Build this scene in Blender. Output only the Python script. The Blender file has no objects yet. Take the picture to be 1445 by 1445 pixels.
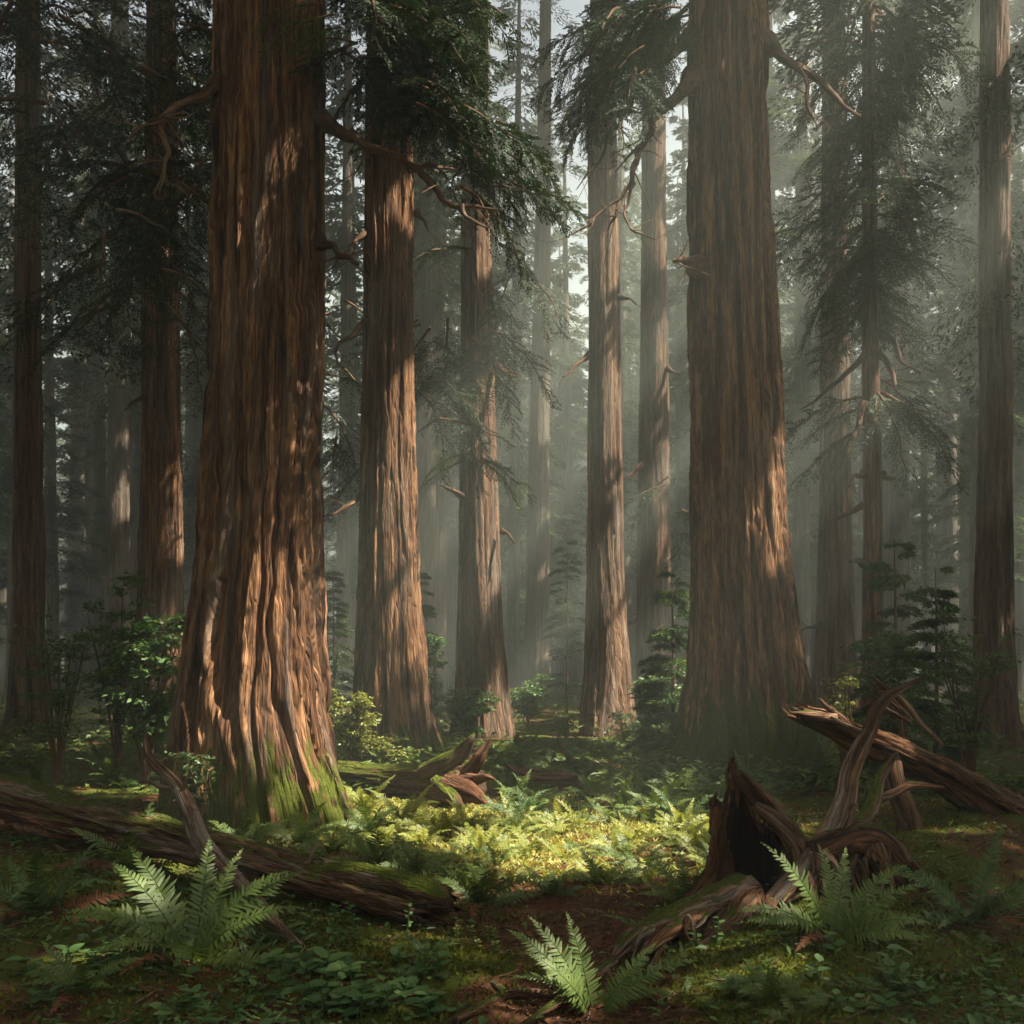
import bpy, math, random
import numpy as np
from mathutils import Vector

SC = bpy.context.scene
COL = SC.collection
RNG = np.random.default_rng(11)
PI = math.pi

# ------------------------------------------------------------------ camera model
F, CX, HY, CAMZ = 1590.0, 722.5, 940.0, 1.6
cam = bpy.data.cameras.new("camera")
cam_o = bpy.data.objects.new("camera", cam)
COL.objects.link(cam_o)
cam.sensor_width = 36.0
cam.lens = F / 1445.0 * 36.0
cam.shift_y = (HY - 722.5) / 1445.0
cam.clip_end = 2000.0
cam_o.location = (0, 0, CAMZ)
cam_o.rotation_euler = (PI / 2, 0, 0)
SC.camera = cam_o


def P(px, py, Y):
    return np.array([(px - CX) / F * Y, Y, CAMZ - (py - HY) / F * Y])


# ------------------------------------------------------------------ sun
SUN_EL, SUN_BACK = math.radians(54), math.radians(12)
SDIR = np.array([math.cos(SUN_EL) * math.cos(SUN_BACK), -math.cos(SUN_EL) * math.sin(SUN_BACK), math.sin(SUN_EL)])

# ------------------------------------------------------------------ noise
_TABS = {}


def vnoise(u, v, seed, pu=64):
    """value noise 0..1, periodic in u with period pu cells"""
    key = (seed, pu)
    if key not in _TABS:
        _TABS[key] = np.random.default_rng(seed).random((pu, 512))
    t = _TABS[key]
    u = np.asarray(u, float); v = np.asarray(v, float)
    u0 = np.floor(u).astype(int); v0 = np.floor(v).astype(int)
    fu = u - u0; fv = v - v0
    fu = fu * fu * (3 - 2 * fu); fv = fv * fv * (3 - 2 * fv)
    a = t[u0 % pu, v0 % 512]; b = t[(u0 + 1) % pu, v0 % 512]
    c = t[u0 % pu, (v0 + 1) % 512]; d = t[(u0 + 1) % pu, (v0 + 1) % 512]
    return (a * (1 - fu) + b * fu) * (1 - fv) + (c * (1 - fu) + d * fu) * fv


def fbm(x, y, seed, octv=4):
    s = 0; a = 0.5; f = 1.0
    for k in range(octv):
        s = s + a * (vnoise(x * f + 17.3 * k, y * f + 9.1 * k, seed + k, 512) - 0.5)
        a *= 0.5; f *= 2.03
    return s


# ------------------------------------------------------------------ ground height
BUMPS = [(-0.95, 6.0, 0.85, .10), (-0.2, 5.9, .5, .07), (1.25, 5.7, .6, .09), (1.9, 6.6, .8, .14), (-2.1, 6.2, .7, .06),
         (-1.3, 8.2, .8, .08), (2.9, 8.0, 1.2, .25), (-3.6, 9.5, 1.5, .10), (.9, 7.3, .5, .03), (4.2, 10, 1.6, .3),
         (.6, 6.3, .35, -.05), (.45, 7.5, .5, -.05)]


def gz(x, y):
    x = np.asarray(x, float); y = np.asarray(y, float)
    z = .30 * fbm(x * .22 + 40, y * .22 + 40, 5, 3) + .10 * fbm(x * 1.3 + 60, y * 1.3 + 60, 25, 3)
    z = z * np.clip(1.2 - np.abs(y - 10) / 120, .6, 1)
    for bx, by, r, h in BUMPS:
        z = z + h * np.exp(-((x - bx) ** 2 + (y - by) ** 2) / (r * r))
    return z


def gmicro(x, y):
    return .07 * (fbm(x * 5 + 90, y * 5 + 90, 45, 3)) + .03 * fbm(x * 17 + 20, y * 17 + 20, 65, 2)


def G(px, py):
    Y = CAMZ * F / (py - HY)
    x = (px - CX) / F * Y
    for _ in range(6):
        z = float(gz(x, Y))
        Y = (CAMZ - z) * F / (py - HY)
        x = (px - CX) / F * Y
    return np.array([x, Y, float(gz(x, Y))])


# ------------------------------------------------------------------ mesh builder
class MB:
    def __init__(self):
        self.v = []; self.f = []; self.n = 0; self.t = []; self.uv = []; self.smooth = True

    def add(self, verts, faces, tint=0.5, uv=None):
        verts = np.asarray(verts, float).reshape(-1, 3)
        faces = np.asarray(faces, int)
        self.v.append(verts); self.f.append(faces + self.n)
        tt = np.full(len(verts), tint) if np.isscalar(tint) else np.asarray(tint, float)
        self.t.append(tt)
        self.uv.append(np.zeros((len(verts), 2)) if uv is None else np.asarray(uv, float))
        self.n += len(verts)
        return self

    def mesh(self, name, mat, smooth=True):
        me = bpy.data.meshes.new(name)
        v = np.concatenate(self.v)
        me.vertices.add(len(v)); me.vertices.foreach_set("co", v.ravel())
        sizes = np.concatenate([np.full(len(f), f.shape[1]) for f in self.f if len(f)])
        loops = np.concatenate([f.ravel() for f in self.f if len(f)])
        me.loops.add(len(loops)); me.loops.foreach_set("vertex_index", loops.astype(np.int32))
        me.polygons.add(len(sizes))
        st = np.concatenate([[0], np.cumsum(sizes)[:-1]]).astype(np.int32)
        me.polygons.foreach_set("loop_start", st)
        me.polygons.foreach_set("use_smooth", np.full(len(sizes), smooth, dtype=bool))
        at = me.attributes.new("tint", "FLOAT", "POINT"); at.data.foreach_set("value", np.concatenate(self.t).astype(np.float32))
        uvl = me.uv_layers.new(name="UVMap")
        uvs = np.concatenate(self.uv)[loops]
        uvl.data.foreach_set("uv", uvs.ravel().astype(np.float32))
        me.materials.append(mat)
        me.update(calc_edges=True)
        return me


def obj(name, mesh_or_mb, mat=None, parent=None, smooth=True):
    me = mesh_or_mb.mesh(name, mat, smooth) if isinstance(mesh_or_mb, MB) else mesh_or_mb
    o = bpy.data.objects.new(name, me)
    COL.objects.link(o)
    if parent is not None:
        o.parent = parent
    return o


def tag(o, label=None, cat=None, group=None, kind=None):
    if label: o["label"] = label
    if cat: o["category"] = cat
    if group: o["group"] = group
    if kind: o["kind"] = kind
    return o


def thing(name, label, cat, loc=(0, 0, 0), group=None):
    o = bpy.data.objects.new(name, None)
    COL.objects.link(o); o.location = [float(c) for c in loc]
    o.empty_display_size = .1
    return tag(o, label, cat, group)


def norm(a):
    return a / (np.linalg.norm(a, axis=-1, keepdims=True) + 1e-12)


def rand_unit(n, rng):
    v = rng.normal(size=(n, 3)); return norm(v)


def spline(pts, n):
    """Catmull-Rom resample of control rows (any columns)"""
    pts = np.asarray(pts, float)
    if len(pts) == 2:
        t = np.linspace(0, 1, n)[:, None]
        return pts[0] * (1 - t) + pts[1] * t
    p = np.vstack([2 * pts[0] - pts[1], pts, 2 * pts[-1] - pts[-2]])
    m = len(pts) - 1
    t = np.linspace(0, m - 1e-9, n)
    i = np.floor(t).astype(int); f = (t - i)[:, None]
    a, b, c, d = p[i], p[i + 1], p[i + 2], p[i + 3]
    return .5 * (2 * b + (c - a) * f + (2 * a - 5 * b + 4 * c - d) * f ** 2 + (-a + 3 * b - 3 * c + d) * f ** 3)


def frames(pts):
    t = norm(np.gradient(pts, axis=0))
    up = np.array([0, 0, 1.0]) if abs(t[0][2]) < .9 else np.array([0, 1.0, 0])
    n = np.zeros_like(pts); b = np.zeros_like(pts)
    cur = up - t[0] * np.dot(up, t[0])
    for i in range(len(pts)):
        cur = cur - t[i] * np.dot(cur, t[i]); cur = cur / (np.linalg.norm(cur) + 1e-9)
        n[i] = cur; b[i] = np.cross(t[i], cur)
    return t, n, b


def ridges(th01, s, r, seed, depth=.035, cell=.10, along=.9):
    """bark / wood fibre relief in metres; th01 0..1 round, s metres along, r mean radius"""
    k = max(5, int(2 * PI * r / cell)); k2 = max(9, int(2 * PI * r / (cell * .38))); k3 = max(12, int(2 * PI * r / (cell * .17)))
    w = (vnoise(th01 * 7, s / 1.7, seed + 9, 7) - .5) * .05 + (vnoise(th01 * k, s / (along * .35), seed + 8, k) - .5) * .35 / k
    th = th01 + w
    n1 = vnoise(th * k, s / (along * 1.9), seed, k) - .5
    n2 = vnoise(th * k2, s / (along * .9), seed + 1, k2) - .5
    n3 = vnoise(th01 * 6, s / 3.2, seed + 2, 6) - .5
    n4 = vnoise(th * k3, s / (along * .4), seed + 3, k3) - .5
    n5 = vnoise(th * k2, s / (along * .10), seed + 4, k2) - .5
    d = depth * .42 * np.tanh(n1 / .07) + depth * .24 * np.tanh(n2 / .09)          # raised strips of bark with sharp edges
    d = d - depth * .75 * np.exp(-(n1 / .055) ** 2) - depth * .35 * np.exp(-(n2 / .07) ** 2)   # the furrows between them
    d = d + n3 * depth * .7 + depth * .28 * n4 + depth * .26 * n5
    return d


def shards(mb, pts, axis_, seed, L=(.03, .12), w=.010):
    """thin torn splinters standing on a broken edge"""
    rg = np.random.default_rng(seed); axis_ = np.asarray(axis_, float)
    for p in pts:
        a = norm(axis_ + rg.normal(0, .16, 3)); ln = rg.uniform(*L); ww = w * rg.uniform(.5, 1.4)
        q = rand_unit(1, rg)[0]; sd = norm(np.cross(a, q)); s2 = np.cross(a, sd)
        b0 = p - a * ln * .5
        v = [b0 + sd * ww * 1.6, b0 + s2 * ww * .6, b0 - sd * ww * 1.6, b0 - s2 * ww * .6, p + a * ln * .3 + sd * ww, p + a * ln * .3 - sd * ww * .8, p + a * ln]
        u0 = rg.random() * 3
        mb.add(v, [[0, 1, 4], [1, 5, 4], [1, 2, 5], [2, 3, 5], [3, 4, 5], [3, 0, 4], [4, 5, 6]], .5, [[u0 + c_, h_] for c_, h_ in ((0, 0), (.01, 0), (.02, 0), (.03, 0), (0, ln), (.02, ln), (.01, ln * 1.6))])


def tube(mb, ctrl, nseg=10, step=.06, seed=1, depth=0.0, cell=.07, along=.5, tint=.5, cap0=True, cap1=True, jag=0.0, hollow=0.0, nmax=420):
    """ctrl rows: x y z r.  jag: ragged far end; hollow: depth of the hole in the far end"""
    ctrl = np.asarray(ctrl, float)
    L = np.sum(np.linalg.norm(np.diff(ctrl[:, :3], axis=0), axis=1))
    n = int(min(nmax, max(6, L / step)))
    c = spline(ctrl, n)
    pts, rad = c[:, :3], np.maximum(c[:, 3], .002)
    t, nn, bb = frames(pts)
    s = np.concatenate([[0], np.cumsum(np.linalg.norm(np.diff(pts, axis=0), axis=1))])
    th01 = np.arange(nseg + 1) / nseg
    TH, S = np.meshgrid(th01, s)
    R = np.repeat(rad[:, None], nseg + 1, 1)
    rm = float(np.mean(rad))
    if depth > 0:
        R = R + ridges(TH, S, rm, seed, depth, cell, along) * np.clip(R / rm, .3, 1.3)
    R = np.maximum(R, .0015)
    ang = TH * 2 * PI
    V = pts[:, None, :] + (np.cos(ang) * R)[..., None] * nn[:, None, :] + (np.sin(ang) * R)[..., None] * bb[:, None, :]
    if jag > 0:
        kk = max(4, nseg // 3)
        j = (vnoise(th01 * kk, th01 * 0 + 3.3, seed + 31, kk) - .5) * 2 * jag + (vnoise(th01 * 3, th01 * 0 + 1.3, seed + 33, 3) - .5) * 2 * jag
        w = np.clip((S - (s[-1] - jag * 2.5)) / (jag * 2.5 + 1e-6), 0, 1)
        V = V + (w * j[None, :])[..., None] * t[:, None, :]
    UV = np.stack([TH * 2 * PI * rm + seed * .37, S], -1)
    rows = [V]; uvr = [UV]
    if hollow > 0:
        e = V[-1]; cen = pts[-1]
        ax = t[-1]
        for q, (sh, back) in enumerate([(.86, .0), (.78, .25), (.70, .6), (.55, 1.0)]):
            ring = e - ax * (hollow * back)
            cc = cen + ax * 0
            rel = ring - cc
            al = (rel @ ax)[:, None] * ax
            ring = cc + al + (rel - al) * sh
            if back >= 1: ring = cc + np.mean(al, axis=0) + (rel - al) * sh
            rows.append(ring[None]); uvr.append(UV[-1:] - [[0, hollow * back]])
    V = np.concatenate(rows); UV = np.concatenate(uvr)
    m, k = V.shape[0], nseg + 1
    idx = np.arange(m * k).reshape(m, k)
    q = np.stack([idx[:-1, :-1], idx[:-1, 1:], idx[1:, 1:], idx[1:, :-1]], -1).reshape(-1, 4)
    mb.add(V.reshape(-1, 3), q, tint, UV.reshape(-1, 2))
    if jag > .05:
        shards(mb, (V[m_end, :-1] if False else rows[0][-1, :-1])[np.random.default_rng(seed).integers(0, nseg, 60)], t[-1], seed, (.03, .16), rm * .05)
    for do, ring, ce in ((cap0, V[0], pts[0] - t[0] * rad[0] * .25), (cap1, V[-1], None)):
        if do:
            if ce is None: ce = np.mean(ring[:-1], axis=0) + (0 if hollow else 1) * t[-1] * rad[-1] * .3
            vv = np.vstack([ring, ce[None]])
            ff = [[i, i + 1, nseg + 1] for i in range(nseg)] if ring is not V[0] else [[i + 1, i, nseg + 1] for i in range(nseg)]
            mb.add(vv, np.array(ff), tint, np.vstack([UV[0] if ring is V[0] else UV[-1], [[seed * .37, 0]]]))
    return mb


# ------------------------------------------------------------------ leaves (vectorised)
def leaf_diamonds(mb, pos, d, nrm, L, W, tint=.5, bend=0.0):
    """flat lance leaves: base, two sides, tip"""
    pos = np.asarray(pos, float); d = norm(np.asarray(d, float)); nrm = np.asarray(nrm, float)
    side = norm(np.cross(d, nrm)); up = np.cross(side, d)
    L = np.broadcast_to(np.asarray(L, float), (len(pos),))[:, None]
    W = np.broadcast_to(np.asarray(W, float), (len(pos),))[:, None]
    a = pos; m = pos + d * L * .45 + up * L * bend
    b = m + side * W * .5; c = pos + d * L; e = m - side * W * .5
    V = np.stack([a, b, c, e], 1).reshape(-1, 3)
    k = np.arange(len(pos))[:, None] * 4
    tt = np.repeat(np.broadcast_to(np.asarray(tint, float), (len(pos),)), 4)
    mb.add(V, k + np.array([[0, 1, 2, 3]]), tt)


def leaf_ovate(mb, pos, d, nrm, L, W, tint=.5, fold=.12, droop=.15):
    """broad leaves with a folded midrib, pointed tip: 8 verts 6 quads"""
    pos = np.asarray(pos, float); d = norm(np.asarray(d, float)); nrm = np.asarray(nrm, float)
    side = norm(np.cross(d, nrm)); up = np.cross(side, d)
    n = len(pos)
    L = np.broadcast_to(np.asarray(L, float), (n,))[:, None]; W = np.broadcast_to(np.asarray(W, float), (n,))[:, None]
    def pt(s, w):
        return pos + d * L * s + side * W * w + up * (abs(w) * W * fold * 2 - droop * L * s * s)
    rows = [pt(0, 0), pt(.28, -.45), pt(.28, 0), pt(.28, .45), pt(.62, -.40), pt(.62, 0), pt(.62, .40), pt(.86, -.17), pt(.86, 0), pt(.86, .17), pt(1, 0)]
    V = np.stack(rows, 1).reshape(-1, 3)
    k = np.arange(n)[:, None, None] * 11
    qd = np.array([[1, 2, 5, 4], [2, 3, 6, 5], [4, 5, 8, 7], [5, 6, 9, 8]])
    tr = np.array([[0, 2, 1], [0, 3, 2], [7, 8, 10], [8, 9, 10]])
    tt = np.repeat(np.broadcast_to(np.asarray(tint, float), (n,)), 11)
    base = mb.n
    mb.add(V, (k + qd[None]).reshape(-1, 4), tt)
    mb.f.append((k + tr[None]).reshape(-1, 3) + base)


def rand_unit(n, rng):
    v = rng.normal(size=(n, 3)); return norm(v)


# holes cut in the added canopy to steer sun onto floor, trunks and plants -----------------
BEAM_HOLES = []   # (x, y, rx, ry) on the ground plane, seen along the sun
BEAM_HOLES += [(.2, 10.5, 2.0, 1.9), (-1.2, 12.9, 1.2, 1.3), (1.5, 10.0, 1.0, .9), (-4.3, 12.4, 2.9, 1.25), (-2.9, 12.6, 2.0, 1.2)]
BEAM_HOLES += [(-4.0, 19.6, 2.4, .9), (-4.6, 26.0, 1.5, .8)]
BEAM_HOLES += [(-8.4, 26, .40, 8), (-5.7, 27, .55, 9), (-3.1, 26, .36, 8), (-.6, 27, .55, 9), (2.0, 26, .40, 8)]
BEAM_HOLES += [(-2.05, 6.3, .16, .10), (1.55, 6.8, .24, .14), (.35, 5.35, .02, .02), (-.5, 6.4, .18, .12), (-.75, 7.25, .12, .08), (1.15, 5.8, .03, .03), (-1.2, 8.1, .1, .1), (.3, 16.0, 1.0, .06), (.1, 5.35, .16, .12), (-.3, 8.1, .2, .14), (-2.9, 10.0, .35, .2), (-3.6, 10.3, .2, .15), (1.5, 8.2, .15, .12)]
BEAM_HOLES += [(-2.6, 15.7, 1.2, .7), (-5.5, 14.7, .8, .6), (1.4, 18.3, .9, .7), (1.5, 13.6, .2, .15), (2.3, 14.3, .25, .15), (.8, 14.0, .2, .15), (3.0, 13.4, .15, .1)]
_hr = np.random.default_rng(5)
for _k in range(8):
    BEAM_HOLES.append((_hr.uniform(-9, 5), _hr.uniform(17, 36), _hr.uniform(.25, .75), _hr.uniform(.25, .75)))
for _k in range(2):
    BEAM_HOLES.append((_hr.uniform(-7, 3.0), _hr.uniform(22, 34), _hr.uniform(.5, 1.1), _hr.uniform(.4, .9)))


def in_beam_hole(p, grow=.35):
    g = p - SDIR * (p[:, 2:3] / SDIR[2])
    m = np.zeros(len(p), bool)
    dap = fbm(g[:, 0] * 1.15 + 50, g[:, 1] * 1.15 + 50, 201, 2) > -.075
    for k_, (hx, hy, rx, ry) in enumerate(BEAM_HOLES):
        q = ((g[:, 0] - hx) / (rx + grow)) ** 2 + ((g[:, 1] - hy) / (ry + grow)) ** 2 < 1
        m |= (q & dap) if k_ < 3 else q
    return m


# ------------------------------------------------------------------ materials
def mat(name):
    m = bpy.data.materials.new(name); m.use_nodes = True
    nt = m.node_tree; nt.nodes.clear()
    out = nt.nodes.new("ShaderNodeOutputMaterial")
    return m, nt, out


def N(nt, kind, **kw):
    n = nt.nodes.new(kind)
    for k, v in kw.items():
        if k in n.inputs.keys() if hasattr(n.inputs, "keys") else False:
            n.inputs[k].default_value = v
        else:
            setattr(n, k, v)
    return n


def ramp(nt, fac, stops):
    r = nt.nodes.new("ShaderNodeValToRGB")
    el = r.color_ramp.elements
    while len(el) < len(stops): el.new(.5)
    for e, (p, c) in zip(el, stops):
        e.position = p; e.color = (*c, 1) if len(c) == 3 else c
    nt.links.new(fac, r.inputs[0]); return r.outputs[0]


def mapping(nt, src, scale, loc=(0, 0, 0)):
    mp = nt.nodes.new("ShaderNodeMapping"); mp.inputs["Scale"].default_value = scale; mp.inputs["Location"].default_value = loc
    nt.links.new(src, mp.inputs[0]); return mp.outputs[0]


def noise(nt, vec, scale, detail=4, rough=.55, dist=0.0):
    n = nt.nodes.new("ShaderNodeTexNoise"); n.inputs["Scale"].default_value = scale; n.inputs["Detail"].default_value = detail
    n.inputs["Roughness"].default_value = rough; n.inputs["Distortion"].default_value = dist
    nt.links.new(vec, n.inputs["Vector"]); return n.outputs[0]


def mix(nt, f, a, b, blend="MIX"):
    m = nt.nodes.new("ShaderNodeMix"); m.data_type = "RGBA"; m.blend_type = blend
    for s, val in ((m.inputs[0], f), (m.inputs[6], a), (m.inputs[7], b)):
        if isinstance(val, bpy.types.NodeSocket): nt.links.new(val, s)
        elif isinstance(val, (int, float)): s.default_value = val
        else: s.default_value = (*val, 1)
    return m.outputs[2]


def math_(nt, op, a, b=0.0, c=0.0, clamp=False):
    m = nt.nodes.new("ShaderNodeMath"); m.operation = op; m.use_clamp = clamp
    for s, val in zip(m.inputs, (a, b, c)):
        if isinstance(val, bpy.types.NodeSocket): nt.links.new(val, s)
        else: s.default_value = val
    return m.outputs[0]


def maprange(nt, v, a, b, c=0.0, d=1.0):
    m = nt.nodes.new("ShaderNodeMapRange"); m.interpolation_type = "SMOOTHSTEP"
    nt.links.new(v, m.inputs[0])
    for i, x in enumerate((a, b, c, d)): m.inputs[1 + i].default_value = x
    return m.outputs[0]


def wood(name, dark, mid, light, grey, grey_amt=.35, moss=0.0, moss_top=1.2, moss_up=0.0, rough=.88, bump=.5, moss_col=(.065, .080, .010), fine=1.0):
    m, nt, out = mat(name)
    tc = N(nt, "ShaderNodeTexCoord"); geo = N(nt, "ShaderNodeNewGeometry")
    oi = N(nt, "ShaderNodeObjectInfo")
    uv = tc.outputs["UV"]
    a = noise(nt, mapping(nt, uv, (14 * fine, .9 * fine, 1)), 1.0, 5, .6, .6)
    b = noise(nt, mapping(nt, uv, (42 * fine, 4.5 * fine, 1), (3, 7, 0)), 1.0, 6, .68, .5)
    g = noise(nt, mapping(nt, uv, (5.5 * fine, .35 * fine, 1), (11, 2, 0)), 1.0, 4, .6, .8)
    c_ = noise(nt, mapping(nt, uv, (6.5 * fine, .30 * fine, 1), (5, 4, 0)), 1.0, 3, .55, .5)
    f = math_(nt, "MULTIPLY_ADD", c_, .50, math_(nt, "MULTIPLY_ADD", b, .48, math_(nt, "MULTIPLY", a, .36)))
    f = math_(nt, "MULTIPLY_ADD", math_(nt, "SUBTRACT", f, .67), 1.45, .57)
    col = ramp(nt, f, [(.42, dark), (.56, mid), (.76, light)])
    gm = maprange(nt, g, .50, .64, 0, grey_amt)
    col = mix(nt, gm, col, grey)
    vo = nt.nodes.new("ShaderNodeTexVoronoi"); vo.feature = "DISTANCE_TO_EDGE"; vo.inputs["Scale"].default_value = 1.0
    wv = nt.nodes.new("ShaderNodeVectorMath"); wv.operation = "MULTIPLY_ADD"
    nz_ = nt.nodes.new("ShaderNodeTexNoise"); nz_.inputs["Scale"].default_value = 1.0; nt.links.new(mapping(nt, uv, (10, 3, 1)), nz_.inputs["Vector"])
    nt.links.new(nz_.outputs[1], wv.inputs[0]); wv.inputs[1].default_value = (.9, .9, 0); nt.links.new(mapping(nt, uv, (22 * fine, 2.2 * fine, 1)), wv.inputs[2])
    nt.links.new(wv.outputs[0], vo.inputs["Vector"])
    crack = maprange(nt, vo.outputs["Distance"], .0, .16)
    vp = nt.nodes.new("ShaderNodeTexVoronoi"); vp.inputs["Scale"].default_value = 1.0
    nt.links.new(wv.outputs[0], vp.inputs["Vector"])
    vs = N(nt, "ShaderNodeSeparateColor"); nt.links.new(vp.outputs["Color"], vs.inputs[0])
    plate = math_(nt, "MULTIPLY_ADD", vs.outputs[0], .62, .69)
    hs = N(nt, "ShaderNodeHueSaturation"); nt.links.new(col, hs.inputs["Color"])
    nt.links.new(math_(nt, "MULTIPLY", plate, math_(nt, "MULTIPLY_ADD", oi.outputs["Random"], .3, .85)), hs.inputs["Value"])
    col = hs.outputs[0]
    if moss > 0:
        pos = tc.outputs["Object"]
        sep = N(nt, "ShaderNodeSeparateXYZ"); nt.links.new(pos, sep.inputs[0])
        n1 = noise(nt, mapping(nt, pos, (4.2, 4.2, 1.1) if moss_up > 0 else (7.5, 7.5, .9)), 1.0, 6, .65, .5)
        if moss_up > 0:
            sn = N(nt, "ShaderNodeSeparateXYZ"); nt.links.new(geo.outputs["Normal"], sn.inputs[0])
            hgt = math_(nt, "MULTIPLY_ADD", sn.outputs[2], moss_up, moss - .5)
        else:
            hgt = math_(nt, "MULTIPLY_ADD", maprange(nt, sep.outputs[2], 0, moss_top, 1, 0), .55, moss - .85)
        f2 = maprange(nt, math_(nt, "ADD", n1, hgt), .50, .60)
        n2 = noise(nt, mapping(nt, pos, (60, 60, 60)), 1.0, 3)
        mc = ramp(nt, n2, [(.3, tuple(c * .55 for c in moss_col)), (.55, moss_col), (.75, (moss_col[0] * 2.2, moss_col[1] * 1.9, moss_col[2] * 1.6))])
        col = mix(nt, f2, col, mc)
    bs = N(nt, "ShaderNodeBsdfPrincipled"); bs.inputs["Roughness"].default_value = rough
    bs.inputs["Specular IOR Level"].default_value = .18
    nt.links.new(col, bs.inputs["Base Color"])
    bp = N(nt, "ShaderNodeBump"); bp.inputs["Strength"].default_value = min(1, bump * 1.7); bp.inputs["Distance"].default_value = .03
    hh = math_(nt, "ADD", math_(nt, "MULTIPLY_ADD", crack, .55, math_(nt, "MULTIPLY", f, .8)), math_(nt, "MULTIPLY", noise(nt, mapping(nt, uv, (90 * fine, 9 * fine, 1)), 1.0, 4, .65), .6))
    nt.links.new(hh, bp.inputs["Height"]); nt.links.new(bp.outputs[0], bs.inputs["Normal"])
    nt.links.new(bs.outputs[0], out.inputs[0])
    return m


def leafmat(name, c0, c1, c2, transl=.35, gloss=.06, rough=.45):
    m, nt, out = mat(name)
    at = N(nt, "ShaderNodeAttribute", attribute_name="tint"); oi = N(nt, "ShaderNodeObjectInfo")
    f = math_(nt, "ADD", at.outputs["Fac"], math_(nt, "MULTIPLY_ADD", oi.outputs["Random"], .24, -.12))
    col = ramp(nt, f, [(.12, c0), (.5, c1), (.9, c2)])
    df = N(nt, "ShaderNodeBsdfDiffuse"); tr = N(nt, "ShaderNodeBsdfTranslucent"); gl = N(nt, "ShaderNodeBsdfGlossy")
    gl.inputs["Roughness"].default_value = rough
    nt.links.new(col, df.inputs[0])
    nt.links.new(mix(nt, 1.0, col, (1.25, 1.15, .55), "MULTIPLY"), tr.inputs[0])
    s1 = N(nt, "ShaderNodeMixShader"); s1.inputs[0].default_value = transl
    nt.links.new(df.outputs[0], s1.inputs[1]); nt.links.new(tr.outputs[0], s1.inputs[2])
    s2 = N(nt, "ShaderNodeMixShader"); s2.inputs[0].default_value = gloss
    nt.links.new(s1.outputs[0], s2.inputs[1]); nt.links.new(gl.outputs[0], s2.inputs[2])
    nt.links.new(s2.outputs[0], out.inputs[0])
    return m


M = {}
RD = dict(dark=(.018, .009, .0055), mid=(.108, .048, .023), light=(.32, .172, .085), grey=(.17, .14, .115))
M["bark"] = wood("redwood_bark", **RD, grey_amt=.45, moss=.43, moss_top=2.0)
M["bark_moss"] = wood("mossy_redwood_bark", **RD, grey_amt=.3, moss=.50, moss_top=3.2)
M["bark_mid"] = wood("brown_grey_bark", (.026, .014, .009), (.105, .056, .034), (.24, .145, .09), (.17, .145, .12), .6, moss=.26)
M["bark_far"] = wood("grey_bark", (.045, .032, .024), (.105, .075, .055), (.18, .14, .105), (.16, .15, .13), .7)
M["branch"] = wood("branch_bark", (.03, .016, .010), (.085, .045, .026), (.17, .10, .062), (.16, .14, .115), .4, bump=.3)
M["dead"] = wood("weathered_wood", (.03, .014, .008), (.115, .055, .030), (.27, .155, .095), (.25, .205, .17), .75, moss=.16, moss_up=.50, fine=2.0)
M["dead_moss"] = wood("mossy_dead_wood", (.03, .015, .008), (.10, .052, .028), (.22, .125, .075), (.20, .17, .14), .5, moss=.30, moss_up=.55, moss_col=(.085, .105, .012), fine=2.0)
M["dead_red"] = wood("broken_red_wood", (.022, .009, .005), (.10, .042, .020), (.27, .13, .065), (.22, .17, .13), .45, moss=.08, moss_up=.45, fine=2.0)
M["dry"] = wood("dry_grey_wood", (.045, .026, .016), (.14, .075, .044), (.31, .20, .13), (.27, .225, .19), .8, fine=2.0)
M["hollow_shade"] = wood("painted_hollow_shade", (.004, .003, .0025), (.012, .007, .005), (.035, .018, .011), (.02, .015, .012), .3, fine=2.0)  # near-black colour stands in for deep shade inside the stump hollow
M["needle"] = leafmat("dark_needles", (.008, .018, .007), (.016, .036, .012), (.036, .066, .020), .12, .03, .6)
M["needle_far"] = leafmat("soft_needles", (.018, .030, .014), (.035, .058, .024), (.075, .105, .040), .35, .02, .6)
M["needle_light"] = leafmat("fresh_needles", (.03, .06, .018), (.055, .105, .030), (.12, .18, .045), .4, .03, .5)
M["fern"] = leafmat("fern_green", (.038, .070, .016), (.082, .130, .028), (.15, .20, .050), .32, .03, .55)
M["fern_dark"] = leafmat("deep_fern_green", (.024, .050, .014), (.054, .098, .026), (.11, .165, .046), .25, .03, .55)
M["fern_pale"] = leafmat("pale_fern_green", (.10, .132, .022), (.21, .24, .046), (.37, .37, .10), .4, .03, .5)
M["brown_frond"] = leafmat("dead_frond", (.06, .022, .010), (.13, .05, .022), (.2, .085, .035), .1, .02, .7)
M["leaf"] = leafmat("broad_leaf", (.03, .070, .020), (.065, .13, .038), (.13, .21, .062), .3, .04, .5)
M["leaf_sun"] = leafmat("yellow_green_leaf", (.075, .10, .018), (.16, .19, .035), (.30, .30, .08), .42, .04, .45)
M["moss"] = leafmat("moss_green", (.035, .043, .007), (.085, .098, .015), (.18, .185, .032), .25, .0, .8)
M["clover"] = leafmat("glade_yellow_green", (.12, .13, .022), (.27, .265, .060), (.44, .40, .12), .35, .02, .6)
M["litter"] = leafmat("fallen_leaf_brown", (.04, .014, .006), (.105, .042, .018), (.19, .09, .04), .1, .02, .7)

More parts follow.
